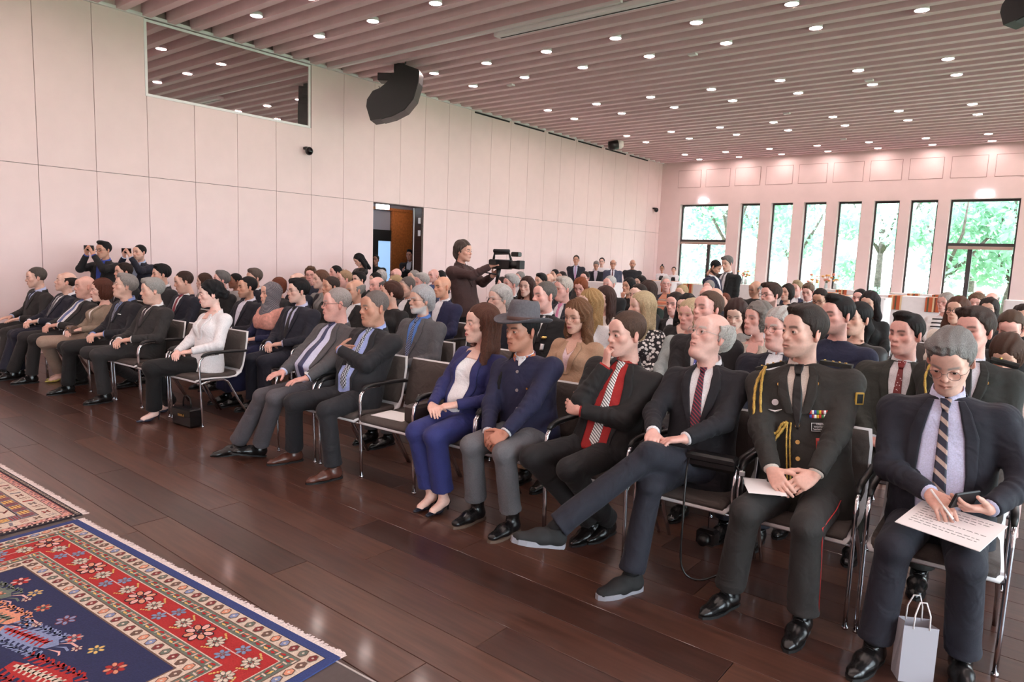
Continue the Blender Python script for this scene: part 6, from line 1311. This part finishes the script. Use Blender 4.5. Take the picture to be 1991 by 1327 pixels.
# ------------------------------------------------------------------ carpets
def carpets():
    def cm(name, rgb): return mat('wool_'+name, rgb, .95, kind='noise', scale=160, amp=.14, bump=.5)
    names = [('navy', (38, 42, 82)), ('blue', (52, 66, 122)), ('cream', (222, 200, 182)), ('green', (108, 116, 104)), ('red', (178, 38, 38)), ('sky', (134, 146, 184)), ('salmon', (226, 150, 120)), ('maroon', (130, 50, 52)), ('brown', (112, 84, 72)), ('white', (240, 224, 220)), ('gold', (232, 186, 110)), ('dark', (40, 30, 40)), ('grey', (132, 126, 134)), ('pink', (232, 176, 168))]
    ms = [cm(*n) for n in names]; IX = {n[0]: i for i, n in enumerate(names)}
    class C(MB):
        z = .006
        def p(s, pts, col, z=None):
            s.cur = IX[col]; z = s.z if z is None else z; a = 0
            for i in range(len(pts)): a += pts[i-1][0]*pts[i][1]-pts[i][0]*pts[i-1][1]
            if a < 0: pts = pts[::-1]
            s.add([(x, y, z) for x, y in pts], [tuple(range(len(pts)))]); return s
        def rect(s, x0, y0, x1, y1, col, z=None): return s.p([(x0, y0), (x1, y0), (x1, y1), (x0, y1)], col, z)
        def disc(s, x, y, r, col, z=None, n=10, e=1.): return s.p([(x+r*math.cos(2*PI*k/n), y+r*e*math.sin(2*PI*k/n)) for k in range(n)], col, z)
        def flower(s, x, y, r, c1, c2, c3, n=8):
            for k in range(n):
                a = 2*PI*(k+.5)/n; cx_, cy_ = x+r*.62*math.cos(a), y+r*.62*math.sin(a); pts = []; pt2 = []
                for q in range(8):
                    t = 2*PI*q/8; u, v = r*.40*math.cos(t), r*.27*math.sin(t); pts.append((cx_+u*math.cos(a)-v*math.sin(a), cy_+u*math.sin(a)+v*math.cos(a)))
                    u, v = u*.78, v*.72; pt2.append((cx_+u*math.cos(a)-v*math.sin(a), cy_+u*math.sin(a)+v*math.cos(a)))
                s.p(pts, c2, s.z+.0006); s.p(pt2, c1 if (k % 2 or c3 is None) else c3, s.z+.0009)
            s.disc(x, y, r*.18, c2, s.z+.0012)
    def ring(c, x0, y0, x1, y1, a, b, col, z):
        c.rect(x0+a, y0+a, x1-a, y1-a, col, z)
    def fringe(c, x0, x1, y, root, w=.035):
        r = random.Random(2); m = MB(); x = x0
        while x < x1:
            l = w*r.uniform(.75, 1.15); m.add([(x, y-.006, .006), (x+.007, y-.006, .006), (x+.008+r.uniform(-.003, .003), y+l, .002), (x+r.uniform(-.003, .003), y+l, .002)], [(0, 1, 2, 3)]); x += .0062
        o = m.build('fringe', cm('white', (240, 224, 220)), root); o['kind'] = 'stuff'
    # large blue carpet, local origin at its corner by the stage edge
    L, D = 2.22, 2.6
    root = thing('carpet', 'blue and red patterned carpet with white fringe on the stage edge', 'carpet', (-2.065, 1.612, .056), .075); c = C(); x0, y0, x1, y1 = -L, -D, 0, -.035
    MB().box((x0, y0, 0), (x1, y1, .0058)).build('backing', ms[IX['blue']], root)
    zz = .006
    for a, col in ((0, 'blue'), (.04, 'dark'), (.043, 'cream'), (.105, 'brown'), (.110, 'green'), (.160, 'cream'), (.165, 'red'), (.31, 'cream'), (.315, 'green'), (.36, 'brown'), (.365, 'cream'), (.425, 'brown'), (.432, 'navy')): ring(c, x0, y0, x1, y1, a, 0, col, zz); zz += .0002
    c.z = zz
    def border(d, fn, step):
        """walk the far side and the two short sides at inset d"""
        n = int((L-2*d)/step)
        for k in range(n+1): fn(x0+d+(L-2*d)*k/n, y1-d, 0., k)
        m_ = int((D-.1-d)/step)
        for k in range(1, m_): fn(x1-d, y1-d-step*k, PI/2, k); fn(x0+d, y1-d-step*k, PI/2, k)
    def diamond(x, y, a, k):
        col = ('maroon', 'brown', 'salmon', 'sky', 'maroon', 'green')[k % 6]; w_, h_ = (.021, .024)
        q = [(x-w_, y), (x-w_*.4, y-h_), (x+w_*.4, y-h_), (x+w_, y), (x+w_*.4, y+h_), (x-w_*.4, y+h_)]; c.p(q, 'brown', c.z+.0003); c.p([(x+(u-x)*.8, y+(v-y)*.8) for u, v in q], col, c.z+.0005); c.disc(x, y, .006, 'cream', c.z+.0007, 6)
    border(.075, diamond, .056); border(.395, diamond, .053)
    def vine(x, y, a, k):
        s = 1 if k % 2 else -1; ca, sa = math.cos(a), math.sin(a); f = lambda u, v: (x+u*ca-v*sa, y+u*sa+v*ca)
        c.p([f(-.018, s*.004), f(-.004, s*.013), f(.016, s*.010), f(.006, s*.002)], ('gold', 'salmon')[k % 2], c.z+.0004); c.p([f(-.02, -s*.006), f(.0, -s*.016), f(.012, -s*.008), f(-.002, -s*.002)], 'red', c.z+.0004); c.p([f(.018, -.014), f(.026, -.010), f(.026, .014), f(.018, .010)], 'cream', c.z+.0004)
    border(.135, vine, .047); border(.338, vine, .045)
    def redband(x, y, a, k):
        ca, sa = math.cos(a), math.sin(a); f = lambda u, v: (x+u*ca-v*sa, y+u*sa+v*ca)
        m_ = k % 4
        if m_ == 0: c.flower(x, y, .066, 'salmon', 'dark', 'pink')
        elif m_ in (1, 3):
            c.flower(*f(0, 0), .040, 'cream', 'green', None, 8)
            for s in (-1, 1):
                for t in range(5): b = -.6+t*.5; c.disc(*f(.03*s*0+.022*math.cos(b*s+1.57), s*(.046)+.012*math.sin(b)), .0055, 'gold', c.z+.0004, 5)
        else:
            for s in (-1, 1): c.flower(*f(s*.018, s*.034), .034, 'sky', 'grey', None, 6)
        p, q, r_, s_ = f(-.056, -.003), f(.056, -.003), f(.056, .003), f(-.056, .003); c.p([p, q, r_, s_], 'pink', c.z+.0002)
    border(.2375, redband, .1125)
    # field: comb shaped beasts, rosettes
    def beast(x, y, col, spine, s=1., fl=1):
        a = .18; R = lambda u, v: (x+s*(u*math.cos(a)-v*math.sin(a)*1.)*fl, y+s*(u*math.sin(a)+v*math.cos(a)))
        body = [R(u, v) for u, v in ((-.19, -.03), (-.10, -.045), (.04, -.04), (.11, -.02), (.13, .02), (.08, .05), (-.02, .045), (-.12, .025), (-.2, .01))]; c.p(body, col, c.z+.0003)
        c.p([R(-.17, -.012), R(.08, .0), R(.08, .02), R(-.17, .004)], spine, c.z+.0006)
        for k in range(9):
            u = -.15+.027*k
            for v in (-1, 1): c.p([R(u, .004), R(u+.008, .004), R(u+.020, v*.026), R(u+.010, v*.028)], spine, c.z+.0006)
        for k in range(11):
            u = -.19+.03*k
            for v in (-1, 1): c.p([R(u, v*.035), R(u+.012, v*.035), R(u+.02+.012*(k % 3), v*(.066+.016*(k % 2))), R(u+.010, v*(.072+.016*(k % 2)))], col, c.z+.0004); c.p([R(u+.010, v*.06), R(u+.024, v*.062), R(u-.008, v*.088), R(u-.014, v*.082)], col, c.z+.0004)
        for k in range(3): c.p([R(.12, .02-.02*k), R(.16+.01*k, .045-.03*k), R(.20, .04-.035*k), R(.20, .05-.035*k), R(.158+.01*k, .055-.03*k)], ('pink', col)[k % 2], c.z+.0004)
        c.flower(*R(.215, .035), .022*s, 'cream', 'maroon', None, 6)
    fx0, fy1 = x0+.44, y1-.44
    for i, (x, y, col, sp) in enumerate(((-.74, -.78, 'red', 'cream'), (-1.05, -.70, 'sky', 'red'), (-1.36, -.72, 'salmon', 'green'), (-1.62, -.66, 'green', 'salmon'), (-.80, -1.25, 'salmon', 'maroon'), (-1.25, -1.2, 'red', 'cream'), (-1.6, -1.15, 'sky', 'maroon'))): beast(x, y, col, sp, 1.0)
    for i, (x, y) in enumerate(((-.60, -.60), (-.78, -.585), (-.93, -.60), (-1.10, -.56), (-1.28, -.575), (-1.45, -.54), (-1.62, -.535), (-.55, -.92), (-.9, -.95), (-1.2, -.93), (-1.5, -.94), (-1.0, -1.0), (-.66, -1.05))): c.flower(x, y, .034 if i % 3 else .042, ('salmon', 'gold', 'pink', 'sky')[i % 4], ('maroon', 'green', 'grey')[i % 3], ('red', None)[i % 2], 6 if i % 2 else 8)
    for x, y in ((-1.0, -.90), (-1.42, -.86), (-.62, -.97)):
        c.rect(x-.05, y-.04, x+.05, y+.04, 'red', c.z+.0003); c.rect(x-.03, y-.024, x+.03, y+.024, 'cream', c.z+.0005); c.rect(x-.014, y-.011, x+.014, y+.011, 'maroon', c.z+.0007)
        for k in range(5):
            for s in (-1, 1): c.rect(x-.05+.022*k, y+s*.04-.008, x-.041+.022*k, y+s*.04+.008, 'cream', c.z+.0003)
    o = obj('woven_pattern', c.mesh('woven_pattern', mats=ms), None, root); o['kind'] = 'stuff'
    fringe(c, x0, x1, y1, root)
    # cream carpet beside it
    L, D = 2.6, 2.4; root = thing('carpet', 'cream and black patterned carpet with pale fringe beside the blue one', 'carpet', (-4.335, 1.490, .056), .045); c = C(); x0, y0, x1, y1 = -L, -D, 0, -.03; zz = .0062
    MB().box((x0, y0, 0), (x1, y1, .0060)).build('backing', ms[IX['dark']], root)
    for a, col in ((0, 'dark'), (.035, 'maroon'), (.04, 'pink'), (.075, 'brown'), (.08, 'cream'), (.165, 'brown'), (.17, 'grey'), (.245, 'dark'), (.252, 'cream')): ring(c, x0, y0, x1, y1, a, 0, col, zz); zz += .0002
    c.z = zz
    def ck(x, y, a, k):
        ca, sa = math.cos(a), math.sin(a); f = lambda u, v: (x+u*ca-v*sa, y+u*sa+v*ca); c.p([f(-.007, -.008), f(.003, -.008), f(.008, .008), f(-.002, .008)], ('cream', 'dark')[k % 1], c.z+.0003)
    border(.018, ck, .026)
    def dots(x, y, a, k): c.disc(x, y, .008, ('maroon', 'salmon', 'dark')[k % 3], c.z+.0003, 5)
    border(.05, dots, .024); border(.066, dots, .031)
    def glyph(x, y, a, k):
        ca, sa = math.cos(a), math.sin(a); f = lambda u, v: (x+u*ca-v*sa, y+u*sa+v*ca); col = ('maroon', 'brown', 'red', 'grey')[k % 4]
        if k % 3 == 0: c.p([f(-.012, -.028), f(.004, -.028), f(.016, .024), f(-.002, .028)], col, c.z+.0003)
        elif k % 3 == 1: c.flower(x, y, .026, col, 'brown', None, 4)
        else:
            for s in (-1, 0, 1): c.p([f(-.022, s*.016-.004), f(.02, s*.016+.008), f(.02, s*.016+.012), f(-.022, s*.016+.001)], col, c.z+.0003)
    border(.122, glyph, .066)
    def blocks(x, y, a, k):
        ca, sa = math.cos(a), math.sin(a); f = lambda u, v: (x+u*ca-v*sa, y+u*sa+v*ca)
        if k % 2:
            for s in range(4): c.p([f(-.026+.013*s, -.033), f(-.020+.013*s, -.033), f(-.020+.013*s, .033), f(-.026+.013*s, .033)], ('red', 'maroon')[s % 2], c.z+.0003)
        else:
            c.p([f(-.028, -.028), f(.028, -.028), f(.028, .028), f(-.028, .028)], 'gold', c.z+.0003)
            for s in range(3): c.p([f(-.026, -.022+.018*s), f(.026, -.014+.018*s), f(.026, -.008+.018*s), f(-.026, -.016+.018*s)], 'maroon', c.z+.0005)
    border(.208, blocks, .062)
    r = random.Random(9)
    for k in range(420):
        x, y = r.uniform(x0+.27, x1-.27), r.uniform(y1-1.2, y1-.27); a = r.choice((.6, 2.5)); l = r.uniform(.012, .035); w_ = .006; u, v = math.cos(a), math.sin(a)
        c.p([(x-u*l-v*w_, y-v*l+u*w_), (x+u*l-v*w_, y+v*l+u*w_), (x+u*l+v*w_, y+v*l-u*w_), (x-u*l+v*w_, y-v*l-u*w_)], ('dark', 'dark', 'maroon', 'brown', 'grey')[k % 5], c.z+.0003)
    for k in range(7):
        x = x1-.5-.3*k; y = y1-.45
        for i in range(12): a, b = 2*PI*i/12, 2*PI*(i+1)/12; c.p([(x+.13*math.cos(a), y+.13*math.sin(a)), (x+.13*math.cos(b), y+.13*math.sin(b)), (x+.118*math.cos(b), y+.118*math.sin(b)), (x+.118*math.cos(a), y+.118*math.sin(a))], 'dark', c.z+.0004)
        c.flower(x, y, .05, 'pink', 'dark', 'maroon', 6)
    o = obj('woven_pattern', c.mesh('woven_pattern', mats=ms), None, root); o['kind'] = 'stuff'
    fringe(c, x0, x1, y1, root)
carpets()
# ------------------------------------------------------------------ tables at the back
def back_tables():
    tc_ = mat('table_cloth', (240, 232, 232), .8, kind='noise', scale=8, amp=.03, bump=.1); r = random.Random(4)
    cols_ = [mat('runner_%d' % i, c, .85) for i, c in enumerate(((190, 92, 56), (120, 62, 46), (206, 130, 84), (96, 84, 62), (222, 190, 150)))]
    def table(x, y, w_, d, z, label, sk=0, runs=(0,), skirt=True):
        t = thing('buffet_table', label, 'table', (x, y, 0)); MB().box((-w_/2, -d/2, z-.03), (w_/2, d/2, z), .006).build('table_top', tc_, t); n = 44; v = []; f = []; per = []
        for k in range(n):
            a = k/n*2*(w_+d)
            if a < w_: p = (-w_/2+a, -d/2)
            elif a < w_+d: p = (w_/2, -d/2+a-w_)
            elif a < 2*w_+d: p = (w_/2-(a-w_-d), d/2)
            else: p = (-w_/2, d/2-(a-2*w_-d))
            per.append(p)
        for j, (zz, fl) in enumerate(((z-.004, 1.0), (z*.55, .99), (.02, 1.02))):
            for k, (px, py) in enumerate(per): g = (1+(.012*math.sin(k*2.4) if j else 0))*fl; v.append((px*g*1.004, py*g*1.01, zz))
        for j in range(2):
            for k in range(n): f.append((j*n+k, (j+1)*n+k, (j+1)*n+(k+1) % n, j*n+(k+1) % n))
        obj('table_skirt', mesh_from('table_skirt', v, f), tc_, t)
        for q, u in enumerate(runs):
            rn = thing('table_runner', 'orange brown striped runner number %s over %s' % (('one', 'two', 'three')[q], label), 'runner', (x+u, y, z)); W2 = .30; nb = 8
            rn['label'] = 'orange striped runner over the '+label if q == 0 else 'second orange striped runner over the '+label
            for b in range(nb):
                xx = -W2/2+W2*b/nb; m = cols_[(b*2+q) % 5 if b % 3 else 0]; s = MB(); s.box((xx, -d/2-.018, .001), (xx+W2/nb, d/2+.018, .006)); s.box((xx, -d/2-.024, -.34), (xx+W2/nb, -d/2-.018, .006)); s.build('stripe', m, rn)
    def T(px, py, z, w_, d, label, **k): p = at_z(px, py, z); table(p[0], min(p[1]+d/2, BY-d/2-.12), w_, d, z, label, **k)
    T(1160, 549, 1.08, 1.0, .7, 'high draped table beside the standing navy suit men', runs=())
    T(1270, 546, 1.08, 1.3, .7, 'draped table in front of the waitresses', runs=(-.15, .45))
    T(1345, 553, 1.08, .9, .7, 'draped table near the corner garden door', runs=(-.1,))
    T(1480, 556, 1.06, 1.9, .7, 'long draped table with flowers by the narrow windows', runs=())
    T(1575, 568, 1.06, 1.0, .7, 'draped table behind the curly haired man', runs=(.4,))
    T(1645, 576, 1.06, 1.6, .7, 'draped table behind the very long black hair woman', runs=(-.15, .35))
    T(1660, 561, 1.05, 1.7, .6, 'far draped table under the last narrow windows', runs=(-.6, .3))
    T(1768, 577, 1.06, 1.5, .7, 'gathered white table with broad striped runner', runs=(-.3, .5))
    T(1835, 568, 1.05, 1.6, .6, 'draped table before the wider garden door', runs=(-.2, .4))
    T(1992, 586, 1.06, .8, .7, 'draped table at the edge of garden door wall', runs=())
    gm = [mat('petal_%d' % i, c, .7) for i, c in enumerate(((240, 190, 120), (236, 150, 130), (250, 235, 225), (214, 150, 80)))]; stem = mat('stem_green', (70, 104, 66), .7)
    for i, (px, py, lab) in enumerate(((1478, 552, 'pale'), (1503, 552, 'orange'), (1575, 568, 'yellow'), (1640, 560, 'mixed coral'), (1675, 560, 'peach'))):
        p = at_z(px, py, 1.06); y = min(p[1]+.3, BY-.45); f = thing('flower_vase', 'small vase of %s flowers on the window side tables' % lab, 'flowers', (p[0], y, 1.06)); MB().lathe([(.04, 0), (.055, .05), (.035, .14), (.045, .17)], 14).build('vase', mat('vase_glass', (190, 200, 200), .1), f, True)
        for k in range(9):
            a = r.random()*6.28; d = r.uniform(.04, .16); z = .3+r.uniform(-.06, .14); MB().tube([(0, 0, .12), (d*.5*math.cos(a), d*.5*math.sin(a), z*.7), (d*math.cos(a), d*math.sin(a), z)], .004, 5).build('stem', stem, f); MB().sphere((d*math.cos(a), d*math.sin(a), z), (.045, .045, .03), 8, 5).build('bloom', gm[(i+k) % 4], f, True)
back_tables()
# ------------------------------------------------------------------ speakers, cameras, spot
def rig():
    BK = mat('speaker_black', (30, 27, 28), .5, kind='noise', scale=60, amp=.1, bump=.1)
    def array_speaker(label, loc, rz, s=1.):
        t = thing('line_speaker', label, 'speaker', loc, rz); sc = .00108*s
        prof = [(265, 1180), (190, 950), (205, 830), (300, 690), (420, 640), (520, 560), (640, 430), (700, 300), (790, 230), (1090, 320), (1078, 520), (1000, 800), (850, 980), (640, 1090), (430, 1150)]
        P2 = [((x-640)*sc, (680-y)*sc) for x, y in prof]
        m = MB().prism(P2, -.22*s, .22*s); M = Matrix.Rotation(PI/2, 4, 'X'); m.xf(M).build('cabinet', BK, t)
        g = MB().prism([((x-640)*sc*1.005+.004, (680-y)*sc*1.005-.004) for x, y in ((1092, 340), (1080, 520), (1002, 800), (852, 985), (642, 1095), (432, 1155), (470, 1120), (660, 1050), (830, 940), (960, 780), (1040, 520), (1060, 350))], -.205*s, .205*s).xf(M); g.build('grille', BLACKP, t)
        MB().box((-.30*s, -.14, .20*s), (.06, .14, .34*s), .01).build('bracket', BLACKP, t); MB().box((.0, -.12, .36*s), (.2, .12, .52*s), .01).build('clamp', BLACKP, t)
        MB().tube([(.16, 0, .46*s), (.2, 0, .60*s), (.19, 0, .8)], .012, 8).build('hanger', BLACKP, t); MB().tube([(-.26, 0, .04), (-.31, 0, .13)], .006, 6).build('cable', BLACKP, t)
    p = at_x(768, 182, -10.15); array_speaker('large curved black line speaker hung from ceiling near the panel wall', (p[0], p[1], p[2]), .62)
    p = at_z(1995, 2, 4.72); array_speaker('black hanging speaker over the middle of the audience', (p[0]+.1, p[1], 4.82), -.4, .62)
    p = at_x(1200, 280, -10.55); t = thing('stage_spot', 'black cylindrical spotlight with bright lens under the slats', 'spotlight', (p[0], p[1], p[2]-.02), .75); MB().tube([(-.24, 0, -.05), (.02, 0, .0)], [.13, .135], 18).build('can', BLACKP, t, True); MB().tube([(.02, 0, 0), (.10, 0, .02), (.17, 0, .03)], [.135, .14, .10], 18).build('lens', mat('spot_lens', (235, 228, 222), .15), t, True); MB().tube([(.1, 0, .12), (.1, 0, .3)], .015, 8).build('yoke', BLACKP, t)
    for px, py, lab in ((600, 293, 'dark dome camera on the wall under the mirror window corner'), (1275, 408, 'dark dome camera on the panel wall near the window corner')):
        p = at_x(px, py, LX+.10); c = thing('security_camera', lab, 'camera', (LX, p[1], p[2])); MB().box((0, -.05, .02), (.10, .05, .07), .006).build('arm', BLACKP, c); MB().sphere((.12, 0, -.01), (.075, .075, .08), 14, 8).build('dome', mat('dome_black', (16, 15, 17), .1), c, True)
    for x in (1287, 1310): pass
rig()
